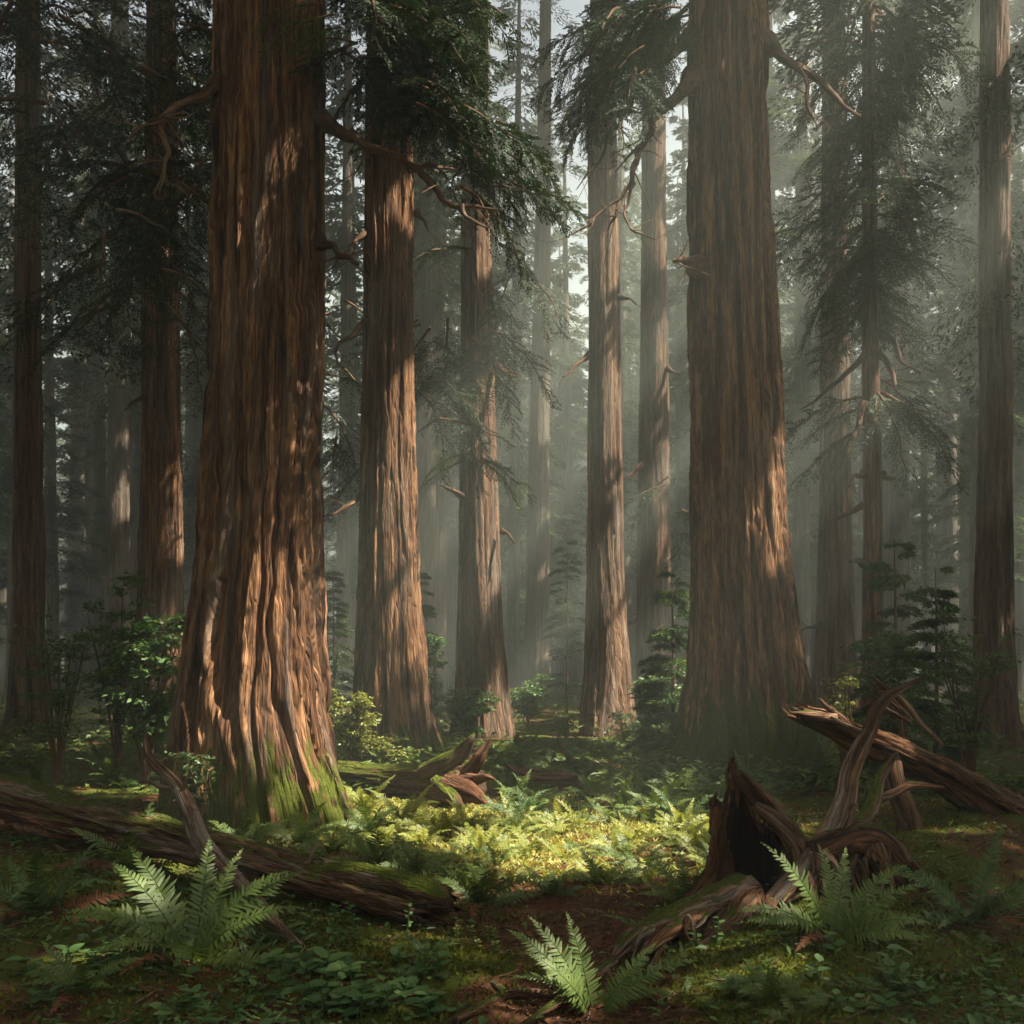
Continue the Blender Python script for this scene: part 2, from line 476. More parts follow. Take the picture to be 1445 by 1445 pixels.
# ground material: red-brown duff with moss patches
m, nt, out = mat("forest_floor")
geo = N(nt, "ShaderNodeNewGeometry"); pos = geo.outputs["Position"]
a = noise(nt, mapping(nt, pos, (7, 7, 7)), 1, 6, .65); b = noise(nt, mapping(nt, pos, (38, 38, 38)), 1, 5, .7)
soil = ramp(nt, math_(nt, "MULTIPLY_ADD", b, .6, math_(nt, "MULTIPLY", a, .4)), [(.34, (.022, .010, .005)), (.5, (.075, .033, .016)), (.66, (.16, .082, .042))])
c = noise(nt, mapping(nt, pos, (1.1, .8, 1)), 1, 5, .6); c2 = noise(nt, mapping(nt, pos, (70, 70, 70)), 1, 4, .7)
at = N(nt, "ShaderNodeAttribute", attribute_name="tint")
mm = maprange(nt, math_(nt, "ADD", math_(nt, "MULTIPLY_ADD", c2, .18, -.09), math_(nt, "ADD", c, math_(nt, "SUBTRACT", at.outputs["Fac"], .5))), .46, .54)
mossc = ramp(nt, c2, [(.3, (.022, .030, .006)), (.52, (.060, .074, .012)), (.72, (.12, .13, .024))])
bs = N(nt, "ShaderNodeBsdfPrincipled"); bs.inputs["Roughness"].default_value = .95; bs.inputs["Specular IOR Level"].default_value = .1
nt.links.new(mix(nt, mm, soil, mossc), bs.inputs["Base Color"])
bp = N(nt, "ShaderNodeBump"); bp.inputs["Strength"].default_value = .7; bp.inputs["Distance"].default_value = .03
nt.links.new(math_(nt, "ADD", a, b), bp.inputs["Height"]); nt.links.new(bp.outputs[0], bs.inputs["Normal"])
nt.links.new(bs.outputs[0], out.inputs[0]); M["ground"] = m


# ------------------------------------------------------------------ setting: ground
def axis(lo, hi, dlo, dhi, d, grow=1.12):
    core = list(np.arange(lo, hi + 1e-6, d))
    x, s = hi, d
    while x < dhi: s *= grow; x += s; core.append(x)
    x, s = lo, d
    pre = []
    while x > dlo: s *= grow; x -= s; pre.append(x)
    return np.array(pre[::-1] + core)


def path_amount(x, y):
    """1 along the bare trail that wanders from the foreground into the glade"""
    cx = .42 + .25 * np.sin(y * .55) + .05 * (y - 6)
    return np.exp(-((x - cx) / .43) ** 2) * np.clip((16 - y) / 6, 0, 1)


gx = axis(-7, 7, -420, 420, .05); gy = axis(4.2, 15, -120, 520, .05)
X, Yg = np.meshgrid(gx, gy)
nearm = np.exp(-(np.maximum(0, np.hypot(X, Yg - 9) - 7) / 5) ** 2)
Z = gz(X, Yg) + gmicro(X, Yg) * nearm
idx = np.arange(X.size).reshape(X.shape)
quads = np.stack([idx[:-1, :-1], idx[:-1, 1:], idx[1:, 1:], idx[1:, :-1]], -1).reshape(-1, 4)
mossw = .53 + .25 * np.exp(-((X + .45) / .75) ** 2 - ((Yg - 6.1) / .55) ** 2) + .25 * np.exp(-((X - 1.25) / .55) ** 2 - ((Yg - 5.7) / .6) ** 2) - .55 * path_amount(X, Yg) + .2 * fbm(X * .8 + 5, Yg * .8 + 5, 85, 3)
mb = MB(); mb.add(np.stack([X, Yg, Z], -1).reshape(-1, 3), quads, mossw.ravel())
tag(obj("ground", mb, M["ground"]), "brown and mossy forest floor with a bare trail", "ground", None, "structure")


def floor_z(x, y):
    w = np.exp(-(np.maximum(0, np.hypot(x, y - 9) - 7) / 5) ** 2)
    return gz(x, y) + gmicro(x, y) * w


# ------------------------------------------------------------------ trunks
def trunk_mesh(name, prof, material, seed, nth=160, top=30.0, zvis=10.0, dz=.03, depth=.045, cell=.13, lobes=.10, lean=(0, 0), sink=.5):
    """prof rows: z, cx offset, radius (local, base at 0).  One continuous trunk with ridged bark and a buttressed foot"""
    prof = np.asarray(prof, float)
    zs = np.concatenate([np.arange(-sink, zvis, dz), np.geomspace(max(zvis, .5), top, 26)])
    r = np.interp(zs, prof[:, 0], prof[:, 2]); cx = np.interp(zs, prof[:, 0], prof[:, 1])
    # smooth the profile
    kz = max(3, int(.5 / dz)); ker = np.hanning(kz + 2)[1:-1]; ker /= ker.sum()
    def sm(a): return np.convolve(np.pad(a, kz, mode="edge"), ker, "same")[kz:-kz]
    r = sm(r); cx = sm(cx)
    zt = prof[-1, 0]
    r = np.where(zs > zt, prof[-1, 2] * np.clip(1 - (zs - zt) / (top - zt + .5), .04, 1) ** .8, r)
    th = np.arange(nth + 1) / nth
    TH, S = np.meshgrid(th, zs); R = np.repeat(r[:, None], nth + 1, 1)
    rm = float(np.interp(1.5, prof[:, 0], prof[:, 2]))
    d = ridges(TH, S, rm, seed, depth, cell, 1.15)
    flare = np.exp(-np.clip(S, 0, None) / .75)
    lob = (vnoise(TH * 9, S / 3.0, seed + 5, 9) - .5) * 2
    lob2 = (vnoise(TH * 23, S / 1.6, seed + 6, 23) - .5) * 2
    d = d + rm * (flare * lobes * 2.2 * lob + flare * lobes * .8 * lob2) + .012 * rm * (vnoise(TH * 40, S / .25, seed + 7, 40) - .5)
    R = np.maximum(R + d * np.clip(R / rm, .25, 1.25), .02)
    a = TH * 2 * PI + PI / 2
    V = np.stack([cx[:, None] + lean[0] * S + np.cos(a) * R, lean[1] * S + np.sin(a) * R, S], -1)
    k = nth + 1
    idx = np.arange(V.shape[0] * k).reshape(-1, k)
    q = np.stack([idx[:-1, :-1], idx[:-1, 1:], idx[1:, 1:], idx[1:, :-1]], -1).reshape(-1, 4)
    mb = MB(); mb.add(V.reshape(-1, 3), q, .5, np.stack([TH * 2 * PI * rm + seed * .713, S], -1).reshape(-1, 2))
    return mb.mesh(name, material)


def tree_from_pixels(name, label, Y, base_px, rows, material, seed, group=None, cat="tree", **kw):
    """rows: (py, left px, right px) read off the photograph at depth Y -> a trunk in metres"""
    sc = F / Y
    bx = (base_px - CX) / sc
    bz = float(gz(bx, Y))
    prof = []
    for py, l, r in rows:
        z = CAMZ - (py - HY) / sc - bz
        prof.append((z, ((l + r) / 2 - CX) / sc - bx, (r - l) / 2 / sc))
    prof.sort()
    t = thing(name, label, cat, (bx, Y, bz), group)
    tr = obj("trunk", trunk_mesh("trunk", prof, material, seed, **kw), parent=t)
    return t, prof


# ------------------------------------------------------------------ conifer boughs
def bough_arrays(rng, L=2.0, droop=.35, twig_gap=.085, needle=.07, nw=.017, gap=.026, spread=.42, lift=.1):
    """one flat drooping fir bough along +x: (wood control rows, needle pos, dir, normal)"""
    s = np.linspace(0, 1, 9)
    zc = lift * L * s - droop * L * s ** 2 + rng.normal(0, .012 * L, 9) * s
    yc = rng.normal(0, .02 * L, 9) * s
    axis_ = np.stack([L * s * (1 - .1 * droop), yc, zc], -1)
    wood_rows = np.concatenate([axis_, (.022 * L * (1 - s) ** .8 * .6 + .004)[:, None]], 1)
    n = int(L * .86 / twig_gap)
    pos, dr, nr = [], [], []
    for i in range(n):
        for sd in (-1, 1):
            if rng.random() < .10: continue
            u = .10 + .90 * (i + rng.random()) / n
            p0 = np.array([np.interp(u, s, axis_[:, k]) for k in range(3)])
            ln = spread * L * (1 - u) ** .65 * rng.uniform(.55, 1.15) * min(1, .35 + u * 2.2) + .10
            ang = math.radians(rng.uniform(42, 68)) * sd
            tg = np.array([math.cos(ang), math.sin(ang), rng.uniform(-.35, .05)]); tg /= np.linalg.norm(tg)
            m = max(3, int(ln / gap))
            q = (np.arange(m) + .5) / m
            base = p0 + tg * (q * ln)[:, None] + np.array([0, 0, -1.0]) * (q ** 2 * ln * rng.uniform(.15, .5))[:, None]
            for ns in (-1, 1):
                sidev = np.cross(np.array([0, 0, 1.0]), tg); sidev /= np.linalg.norm(sidev)
                d = tg * .75 + sidev * ns * rng.uniform(.5, .9, m)[:, None] + rng.normal(0, .16, (m, 3)) + np.array([0, 0, -.12])
                pos.append(base); dr.append(d); nr.append(np.array([[0, 0, 1.0]]) + rng.normal(0, .30, (m, 3)))
    return wood_rows, np.concatenate(pos), np.concatenate(dr), np.concatenate(nr)


def bough_meshes(seed, L, mat_, needle=.07, nw=.017, twig_gap=.085, gap=.026, droop=.35, spread=.42, lift=.1):
    rng = np.random.default_rng(seed)
    w, p, d, n = bough_arrays(rng, L, droop, twig_gap, needle, nw, gap, spread, lift)
    mw = MB(); tube(mw, w, 6, .1)
    ml = MB()
    tint = np.clip(.42 + .25 * (fbm(p[:, 0] * 3, p[:, 1] * 3, seed, 2)) * 2 + rng.normal(0, .16, len(p)), 0, 1)
    leaf_diamonds(ml, p, d, n, needle * rng.uniform(.7, 1.25, len(p)), nw * rng.uniform(.8, 1.2, len(p)), tint, .03)
    return mw.mesh("branch", M["branch"]), ml.mesh("foliage", mat_, False)


BOUGH = {}
for k in range(5):
    BOUGH["fine", k] = bough_meshes(100 + k, 2.0, M["needle"], .080, .026, .085, .026, droop=.25 + .09 * k)
for k in range(4):
    BOUGH["mid", k] = bough_meshes(120 + k, 2.0, M["needle"], .085, .024, .10, .038, .25 + .12 * k)
for k in range(3):
    BOUGH["light", k] = bough_meshes(140 + k, 1.4, M["needle_light"], .07, .020, .09, .03, .25 + .1 * k, .36)


def add_bough(t, kind, k, loc, az, pitch=0.0, scale=1.0, roll=0.0):
    """a branch with its foliage under tree t; loc in the tree's own space"""
    w, l = BOUGH[kind, k]
    b = obj("branch", w, parent=t); b.location = [float(c) for c in loc]
    b.rotation_euler = (roll, -pitch, az); b.scale = (scale,) * 3
    f = obj("foliage", l, parent=b)
    return b


def crown_mesh(name, seed, z0, z1, rmax, n, needle=.34, nw=.11, mat_=None, off=(0, 0, 0), per=70, gap_test=True, wob=.35, narrow=.15):
    """many drooping boughs round an axis as one crown mesh (for trees whose boughs are too far to tell apart)"""
    rng = np.random.default_rng(seed)
    off = np.asarray(off, float)
    zz = z0 + (z1 - z0) * rng.random(n) ** 1.1
    fr = (zz - z0) / (z1 - z0)
    rr = rmax * (narrow + (1 - narrow) * (1 - fr) ** .8) * rng.uniform(.55, 1.1, n) * (.6 + .4 * np.minimum(1, fr * 6 + .3))
    az = rng.uniform(0, 2 * PI, n)
    pos, dr, nr, tn = [], [], [], []
    mw = MB()
    for i in range(n):
        m = int(per * (.4 + rr[i] / rmax))
        u = rng.random(m) ** .8
        w = (1 - u) ** .7 * .38 * rr[i] + .12
        lat = rng.uniform(-1, 1, m) * w
        ca, sa = math.cos(az[i]), math.sin(az[i])
        rad = u * rr[i] + .1
        z = zz[i] + .12 * rr[i] * u - (.30 + .25 * rng.random()) * rr[i] * u ** 2 + rng.normal(0, .10 * wob, m) - np.abs(lat) * .25
        p = np.stack([ca * rad - sa * lat, sa * rad + ca * lat, z], -1)
        d = np.stack([ca - sa * lat / (w + .1) * 1.1, sa + ca * lat / (w + .1) * 1.1, -.35 + rng.normal(0, .2, m)], -1) + rng.normal(0, .25, (m, 3))
        pos.append(p); dr.append(d); nr.append(np.array([[0, 0, 1.0]]) + rng.normal(0, .35, (m, 3)))
        tn.append(np.clip(rng.normal(.45, .12) + rng.normal(0, .14, m), 0, 1))
    p = np.concatenate(pos); d = np.concatenate(dr); nn = np.concatenate(nr); tn = np.concatenate(tn)
    if gap_test:  # crown leaves dropped along the sun's path so chosen beams pass
        keep = ~in_beam_hole(p + off, .2); p, d, nn, tn = p[keep], d[keep], nn[keep], tn[keep]
    ml = MB()
    leaf_diamonds(ml, p, d, nn, needle * rng.uniform(.6, 1.3, len(p)), nw * rng.uniform(.7, 1.3, len(p)), tn, .04)
    return ml.mesh(name, mat_ or M["needle_far"], False)


def limb(t, rows, seed, mat_=None, nseg=9, depth=.006, label=None, name="branch", parent_off=None):
    """bare branch: rows (px,py,Y,rpx) -> child of t"""
    o = np.array(t.location)
    c = [[*(P(px, py, Y) - o), rp / F * Y] for px, py, Y, rp in rows]
    rg = np.random.default_rng(seed * 7 + 1); c = np.array(c)
    cc = spline(c, 2 * len(c) - 1); rad = cc[:, 3:4]
    cc[1:-1, :3] += rg.normal(0, .55, (len(cc) - 2, 3)) * np.minimum(rad[1:-1], .03)
    cc[0, 3] *= 1.5
    mb = MB(); tube(mb, cc, nseg + 5, .03, seed, depth * 1.8, .035, .2)
    for q in range(2 * len(c) - 3):
        i0 = int(rg.integers(2, len(cc))); p0 = cc[i0, :3]; rr0 = cc[i0, 3]
        dv = rand_unit(1, rg)[0] * [1, 1, .8] + [0, 0, -.25]; ln = rg.uniform(.2, .65)
        tube(mb, [[*p0, min(rr0 * .4, .012)], [*(p0 + dv * ln * .5 + rg.normal(0, .04, 3)), min(rr0 * .3, .008)], [*(p0 + dv * ln + rg.normal(0, .03, 3)), .0025]], 5, .06)
    b = obj(name, mb, mat_ or M["branch"], t)
    if label: b["label"] = label
    return b


# ---- the two great trees and the eight trunks behind them
T1, p1 = tree_from_pixels("redwood_tree", "huge red-brown trunk with sunlit right flank and mossy flared foot", 12.1, 372,
    [(1150, 236, 500), (1100, 238, 486), (1050, 246, 472), (1000, 252, 464), (950, 260, 460), (880, 270, 455), (800, 281, 452), (700, 289, 451), (600, 294, 453), (500, 299, 455), (400, 301, 455), (200, 304, 455), (0, 307, 453), (-150, 309, 450)],
    M["bark"], 301, nth=440, dz=.022, zvis=9.8, top=34, depth=.088, cell=.16, lobes=.08)
T2, p2 = tree_from_pixels("redwood_tree", "brown trunk just right of the huge sunlit one, its right side lit", 18.9, 556,
    [(1085, 492, 632), (1050, 496, 619), (1000, 500, 610), (940, 503, 604), (800, 508, 593), (700, 510, 589), (500, 514, 585), (200, 516, 581), (0, 518, 578)],
    M["bark"], 321, nth=260, dz=.035, zvis=13, top=36, depth=.055, cell=.13, lobes=.10)
T3, p3 = tree_from_pixels("redwood_tree", "brown trunk with a green bough crossing it, behind the mossy log", 25.4, 683,
    [(1042, 640, 736), (1000, 643, 722), (900, 645, 712), (800, 647, 706), (600, 649, 700), (300, 651, 692), (0, 653, 688)],
    M["bark_mid"], 341, nth=110, dz=.06, zvis=17, top=38, depth=.035, cell=.13)
T4, p4 = tree_from_pixels("slender_tree", "slim grey-green trunk standing alone in the misty centre", 56.0, 757,
    [(1003, 736, 780), (900, 740, 776), (700, 745, 775), (500, 750, 776), (300, 756, 777), (0, 762, 778)],
    M["bark_far"], 361, nth=60, dz=.12, zvis=36, top=50, depth=.025, cell=.13)
T5, p5 = tree_from_pixels("redwood_tree", "straight trunk veiled by pale sunbeams, left of its thinner twin", 26.0, 855,
    [(1040, 814, 896), (950, 824, 890), (800, 828, 880), (500, 830, 875), (200, 830, 870), (0, 832, 868)],
    M["bark_mid"], 381, nth=110, dz=.06, zvis=17, top=38, depth=.035, cell=.13)
T6, p6 = tree_from_pixels("redwood_tree", "thinner trunk between the sunbeam-veiled one and the big right one", 34.0, 924,
    [(1015, 894, 956), (850, 899, 947), (600, 902, 944), (300, 905, 940), (0, 908, 938)],
    M["bark_mid"], 401, nth=90, dz=.08, zvis=22, top=40, depth=.035, cell=.13)
T7, p7 = tree_from_pixels("redwood_tree", "great red-brown trunk with moss at its foot, above the broken stump", 16.2, 1038,
    [(1100, 936, 1146), (1050, 950, 1144), (1000, 960, 1139), (950, 966, 1132), (900, 970, 1124), (800, 973, 1112), (600, 975, 1102), (400, 974, 1092), (200, 973, 1086), (0, 973, 1082), (-100, 973, 1080)],
    M["bark_moss"], 421, nth=400, dz=.026, zvis=11.6, top=36, depth=.082, cell=.16, lobes=.10)
T8, p8 = tree_from_pixels("redwood_tree", "dark reddish trunk behind dark boughs, left of the huge one", 24.5, 227,
    [(1040, 186, 270), (900, 194, 259), (600, 200, 255), (200, 206, 250), (0, 208, 247)],
    M["bark"], 441, nth=110, dz=.06, zvis=17, top=37, depth=.04, cell=.13)
T9, p9 = tree_from_pixels("redwood_tree", "brown trunk right of the great mossy-footed one, half behind boughs", 28.0, 1180,
    [(1028, 1142, 1216), (900, 1150, 1206), (700, 1157, 1200), (300, 1159, 1196), (0, 1161, 1192)],
    M["bark_mid"], 461, nth=100, dz=.07, zvis=19, top=38, depth=.035, cell=.13)
T10, p10 = tree_from_pixels("slender_conifer", "thin dark conifer with drooping boughs along its whole stem", 20.0, 1231,
    [(1065, 1212, 1252), (900, 1217, 1247), (700, 1218, 1244), (400, 1216, 1239), (100, 1217, 1235), (-100, 1219, 1232)],
    M["bark"], 481, nth=60, dz=.06, zvis=14, top=24, depth=.018, cell=.09, lobes=.05)
# two trunks beyond the sides of the picture's clearing
T11, p11 = tree_from_pixels("redwood_tree", "shaded trunk at the far left edge among ferns", 25.0, 40,
    [(1040, 8, 74), (1000, 14, 66), (900, 18, 62), (600, 21, 59), (200, 23, 57), (0, 24, 56)],
    M["bark_mid"], 501, nth=110, dz=.06, zvis=17, top=36, depth=.04, cell=.14)
T12, p12 = tree_from_pixels("redwood_tree", "shaded trunk at the far right edge behind the broken log", 22.0, 1404,
    [(1056, 1364, 1446), (1000, 1374, 1435), (900, 1378, 1430), (600, 1382, 1427), (200, 1385, 1424), (0, 1386, 1422)],
    M["bark_mid"], 521, nth=110, dz=.06, zvis=15, top=36, depth=.04, cell=.14)

# bare limbs on the big trees, as painted
limb(T1, [(450, 168, 12.0, 11), (490, 190, 11.6, 8), (515, 207, 11.4, 7), (560, 225, 11.2, 6), (585, 240, 11.1, 5), (610, 258, 11.0, 5), (630, 285, 10.9, 4), (665, 294, 10.9, 2.5), (702, 295, 10.8, 1)], 11)
limb(T1, [(578, 238, 11.1, 3.5), (605, 234, 11.3, 2.4), (645, 238, 11.5, 1)], 12)
limb(T1, [(650, 292, 10.9, 3), (668, 312, 10.8, 2), (690, 322, 10.7, .8)], 13)
limb(T1, [(448, 340, 12.0, 9), (470, 352, 11.7, 5), (488, 364, 11.5, 3.5), (505, 373, 11.4, 2)], 14, label="short broken stub")
limb(T1, [(308, 118, 12.0, 10), (285, 133, 11.7, 7), (255, 150, 11.4, 6), (232, 165, 11.2, 5), (230, 195, 11.1, 4.5), (238, 220, 11.0, 4), (230, 250, 10.9, 3), (224, 275, 10.9, 1)], 15)
limb(T1, [(232, 165, 11.2, 4), (200, 182, 11.0, 2.5), (160, 205, 10.8, 1)], 16)
limb(T7, [(978, 52, 16.0, 11), (945, 78, 15.4, 7), (915, 100, 15.0, 6), (897, 135, 14.7, 5), (884, 155, 14.5, 4), (862, 168, 14.3, 3), (838, 190, 14.2, 1)], 17)
limb(T7, [(864, 166, 14.3, 3), (857, 195, 14.2, 2.5), (848, 225, 14.1, 2), (830, 245, 14.0, 1.6), (813, 268, 14.0, .6)], 18)
limb(T7, [(978, 110, 16.0, 13), (952, 140, 15.4, 8), (928, 158, 15.1, 6.5), (918, 185, 14.9, 5), (904, 205, 14.8, 4.5), (900, 225, 14.7, 4), (892, 255, 14.6, 3.5), (876, 280, 14.5, 3), (868, 305, 14.4, 2), (858, 325, 14.4, 1)], 19)
limb(T7, [(904, 207, 14.8, 3.5), (885, 222, 14.7, 2), (868, 242, 14.6, .8)], 20)
limb(T7, [(892, 258, 14.6, 3), (886, 285, 14.5, 2.5), (882, 308, 14.4, 2), (892, 325, 14.3, 1.5), (925, 338, 14.2, .8)], 21)
limb(T7, [(876, 282, 14.5, 2.5), (848, 295, 14.4, 2), (830, 318, 14.3, 1.4), (805, 332, 14.2, .8)], 22)
limb(T7, [(1082, 62, 16.0, 12), (1105, 82, 15.5, 7), (1132, 98, 15.2, 6), (1160, 118, 15.0, 5), (1180, 138, 14.8, 4), (1215, 165, 14.6, 2)], 23)
limb(T7, [(1128, 96, 15.2, 4), (1138, 122, 15.0, 3.2), (1140, 150, 14.9, 2.5), (1155, 180, 14.8, 1)], 24)
limb(T7, [(984, 376, 15.8, 12), (968, 366, 15.4, 6.5), (960, 364, 15.2, 4.5), (950, 369, 15.1, 3)], 25, label="short broken stub")
limb(T2, [(515, 455, 18.7, 5), (495, 472, 18.3, 3.5), (476, 488, 18.0, 2.5), (474, 508, 17.9, 1.5), (480, 530, 17.9, .6)], 26)
limb(T2, [(512, 697, 18.7, 4), (490, 715, 18.4, 3), (458, 728, 18.0, 1.2)], 27)
for k, r in enumerate([[(1222, 500, 19.9, 5), (1195, 525, 19.5, 4), (1165, 550, 19.2, 3), (1130, 578, 19, 1)], [(1240, 470, 19.9, 6), (1262, 485, 19.5, 4), (1275, 510, 19.3, 3), (1299, 527, 19.1, 2)],
                       [(1218, 570, 19.9, 5), (1210, 605, 19.6, 4), (1195, 635, 19.4, 2.5), (1190, 648, 19.4, 1)], [(1219, 668, 19.9, 4.5), (1205, 672, 19.6, 3), (1198, 688, 19.5, 1.5)],
                       [(1218, 713, 19.9, 4), (1190, 728, 19.5, 2.6), (1152, 748, 19.1, 1)], [(1245, 669, 19.9, 4), (1262, 675, 19.6, 3)], [(1218, 795, 19.9, 4), (1200, 792, 19.6, 2)],
                       [(1222, 360, 19.9, 5), (1190, 380, 19.5, 3.4), (1160, 398, 19.2, 1.4)], [(1240, 500, 19.9, 5), (1255, 515, 19.6, 4), (1263, 545, 19.4, 2)]]):
    limb(T10, r, 40 + k, nseg=7)
limb(T5, [(832, 500, 25.8, 4), (812, 515, 25.4, 2.5), (795, 532, 25, 1)], 60, nseg=6)
limb(T6, [(905, 655, 33.7, 3), (890, 668, 33.2, 2), (882, 676, 33, .8)], 61, nseg=6)
limb(T3, [(700, 516, 25.2, 4), (720, 530, 24.9, 2.5), (728, 532, 24.8, 1)], 62, nseg=6)
limb(T3, [(648, 575, 25.2, 5), (620, 590, 24.7, 3), (590, 610, 24.4, 1)], 63, nseg=6)

limb(T2, [(515, 330, 18.6, 4), (500, 342, 18.3, 2.5), (493, 352, 18.2, 1)], 207, nseg=6)
limb(T2, [(588, 300, 18.6, 4), (598, 312, 18.4, 2.5), (604, 326, 18.3, 1)], 225, nseg=6)
limb(T3, [(652, 700, 25.1, 4), (632, 688, 24.8, 2.5), (622, 684, 24.7, 1)], 228, nseg=6)
limb(T3, [(708, 750, 25.1, 3.5), (722, 760, 24.9, 2), (730, 766, 24.8, .8)], 282, nseg=6)
limb(T5, [(874, 420, 25.7, 3.5), (890, 424, 25.4, 2), (898, 430, 25.3, .8)], 284, nseg=6)
limb(T6, [(942, 520, 33.7, 3.5), (955, 526, 33.4, 2), (960, 534, 33.3, .8)], 278, nseg=6)
limb(T9, [(1158, 880, 27.7, 3.5), (1140, 886, 27.4, 2), (1124, 894, 27.3, .8)], 241, nseg=6)
limb(T8, [(205, 560, 24.2, 4), (186, 570, 23.9, 2.5), (176, 580, 23.8, 1)], 219, nseg=6)
# ---- needled boughs.  (tree, px, py, depth, heading in degrees seen from above, size, kind)
def boughs(t, items, seed, kind="fine"):
    rng = np.random.default_rng(seed)
    o = np.array(t.location)
    for px, py, Y, az, sc in items:
        k = int(rng.integers(0, 5 if kind == "fine" else (4 if kind == "mid" else 3)))
        add_bough(t, kind, k, P(px, py, Y) - o, math.radians(az), math.radians(rng.uniform(-46, -4)), sc * rng.uniform(.9, 1.1), rng.uniform(-.35, .35))


def cloud(xy, n, seed, Yr, spread, azr, scr):
    rng = np.random.default_rng(seed); out = []
    for k in range(n):
        cx, cy = xy[rng.integers(0, len(xy))]
        out.append((cx + rng.normal(0, spread), cy + rng.normal(0, spread * .8), rng.uniform(*Yr), rng.uniform(*azr), rng.uniform(*scr)))
    return out


# dark boughs hanging in the upper middle: from the second trunk
boughs(T2, cloud([(500, 10), (530, 30), (560, 60), (590, 20), (580, 110), (550, 110), (600, 60), (600, 150), (520, -20), (580, -30), (610, 100), (490, 70)], 44, 71, (10.6, 13.5), 20, (-80, 50), (.45, .72)), 72)
boughs(T2, [(600, 170, 12, -15, .62), (630, 215, 12, -20, .66), (655, 240, 12, -10, .62), (640, 190, 11.8, 10, .6), (650, 262, 11.6, -8, .62), (690, 262, 11.8, -12, .5), (610, 230, 12.4, -40, .5), (590, 150, 12, -120, .45), (545, 140, 12, -110, .5), (660, 180, 12.2, 0, .5),
            (530, 100, 11.7, -150, .5), (505, 60, 11.7, 170, .55), (680, 215, 12.3, -30, .5), (640, 250, 12.2, -70, .45), (700, 170, 12.4, -5, .5), (715, 215, 12.6, 5, .5), (735, 265, 12.2, -10, .42), (670, 285, 12.3, -25, .45), (590, 190, 12.2, -160, .4), (560, 175, 12.4, -90, .4)], 73)
# pale green tip in front of the huge trunk
boughs(T1, [(470, 20, 10.4, 190, .55), (480, 38, 10.4, 200, .5), (455, 5, 10.4, 185, .45), (500, 60, 10.5, 215, .5)], 74, "light")
# boughs from the great right tree towards the middle
boughs(T7, cloud([(965, 10), (940, 30), (920, 20), (950, 70), (900, 60), (885, 20), (940, -20), (880, 90), (930, 110)], 40, 75, (13.2, 16), 14, (120, 250), (.45, .72)), 76)
boughs(T7, [(880, 90, 14, 175, .62), (870, 125, 14, 185, .6), (860, 60, 14, 178, .6), (890, 130, 14.4, 200, .6), (870, 165, 14.4, 210, .5), (905, 160, 14.6, 215, .55), (940, 100, 15, 230, .5), (890, 30, 14, 180, .6), (850, 150, 14, 190, .42)], 77)
# left edge: dark boughs over the far left trunks
boughs(T8, cloud([(170, 20), (230, 40), (280, 20), (160, 90), (220, 110), (280, 100), (160, 190), (200, 230), (260, 250), (150, 280), (290, 180), (180, 330), (100, 60), (60, 160), (110, 260), (40, 20)], 52, 78, (13, 18), 22, (-180, 180), (.6, 1.05)), 79, "mid")
boughs(T8, [(200, 370, 15, -160, .7), (230, 380, 15, -20, .8), (190, 410, 15, -120, .7), (240, 440, 15, -40, .8), (260, 470, 15, -30, .7), (170, 430, 15, -170, .75), (210, 480, 15, -90, .5), (150, 370, 15, 180, .9), (250, 410, 14.6, -10, .6)], 80, "mid")
# right edge conifer
its = []
_r = np.random.default_rng(9)
for py, wd in [(-20, 1.1), (10, 1.1), (40, 1.1), (70, 1.05), (100, 1.05), (130, 1.05), (165, 1.05), (200, 1.05), (235, 1.0), (270, 1.0), (300, 1.0), (330, 1.0), (360, 1.0), (395, .95), (425, .9)]:
    for az in _r.uniform(0, 360, 5 if py < 340 else 4):
        its.append((1228, py + _r.normal(0, 8), 20.0, az, wd))
its += [(1226, 560, 20, 182, 1.0), (1226, 572, 20, 200, .95), (1230, 548, 20, -5, 1.1), (1232, 560, 20, -30, 1.0), (1232, 530, 20, 20, 1.0), (1226, 600, 19.9, 195, 1.0), (1228, 545, 20, -60, .9)]
boughs(T10, its, 81, "mid")
# greener boughs against the middle trunks
boughs(T3, [(665, 640, 22, -150, .9), (668, 645, 22, -20, 1.0), (672, 652, 22, -60, .9), (680, 646, 22, 10, .9), (655, 650, 22, 180, .8)], 82, "light")
boughs(T3, cloud([(640, 420), (680, 440), (660, 480), (620, 470), (700, 400), (690, 490), (610, 540), (730, 350), (690, 350)], 22, 83, (22, 25), 16, (-180, 180), (.8, 1.3)), 84, "mid")
boughs(T2, cloud([(480, 420), (475, 520), (470, 580), (490, 640), (600, 480), (600, 560)], 14, 85, (20, 24), 14, (-180, 180), (.7, 1.1)), 86, "mid")
boughs(T6, cloud([(950, 680), (955, 720), (960, 750)], 6, 87, (30, 33), 8, (-180, 180), (.8, 1.1)), 88, "mid")

# crowns above the frame
for t, z0, z1, rm, seed, n in ((T1, 13, 34, 4.2, 601, 60), (T2, 15, 36, 3.6, 602, 56), (T3, 17, 38, 3.4, 603, 50), (T5, 18, 38, 3.2, 604, 46), (T6, 21, 40, 3.2, 605, 46), (T7, 13.5, 36, 4.2, 606, 60), (T8, 12.5, 37, 4.0, 607, 70), (T9, 13, 38, 3.8, 608, 70), (T4, 27, 50, 3.4, 609, 44), (T10, 13, 24, 2.0, 610, 40), (T11, 8, 36, 3.6, 611, 90), (T12, 8, 36, 3.6, 612, 90)):
    cr = obj("crown", crown_mesh("crown", seed, z0, z1, rm, n, .17, .05, M["needle"], t.location, 240), parent=t)

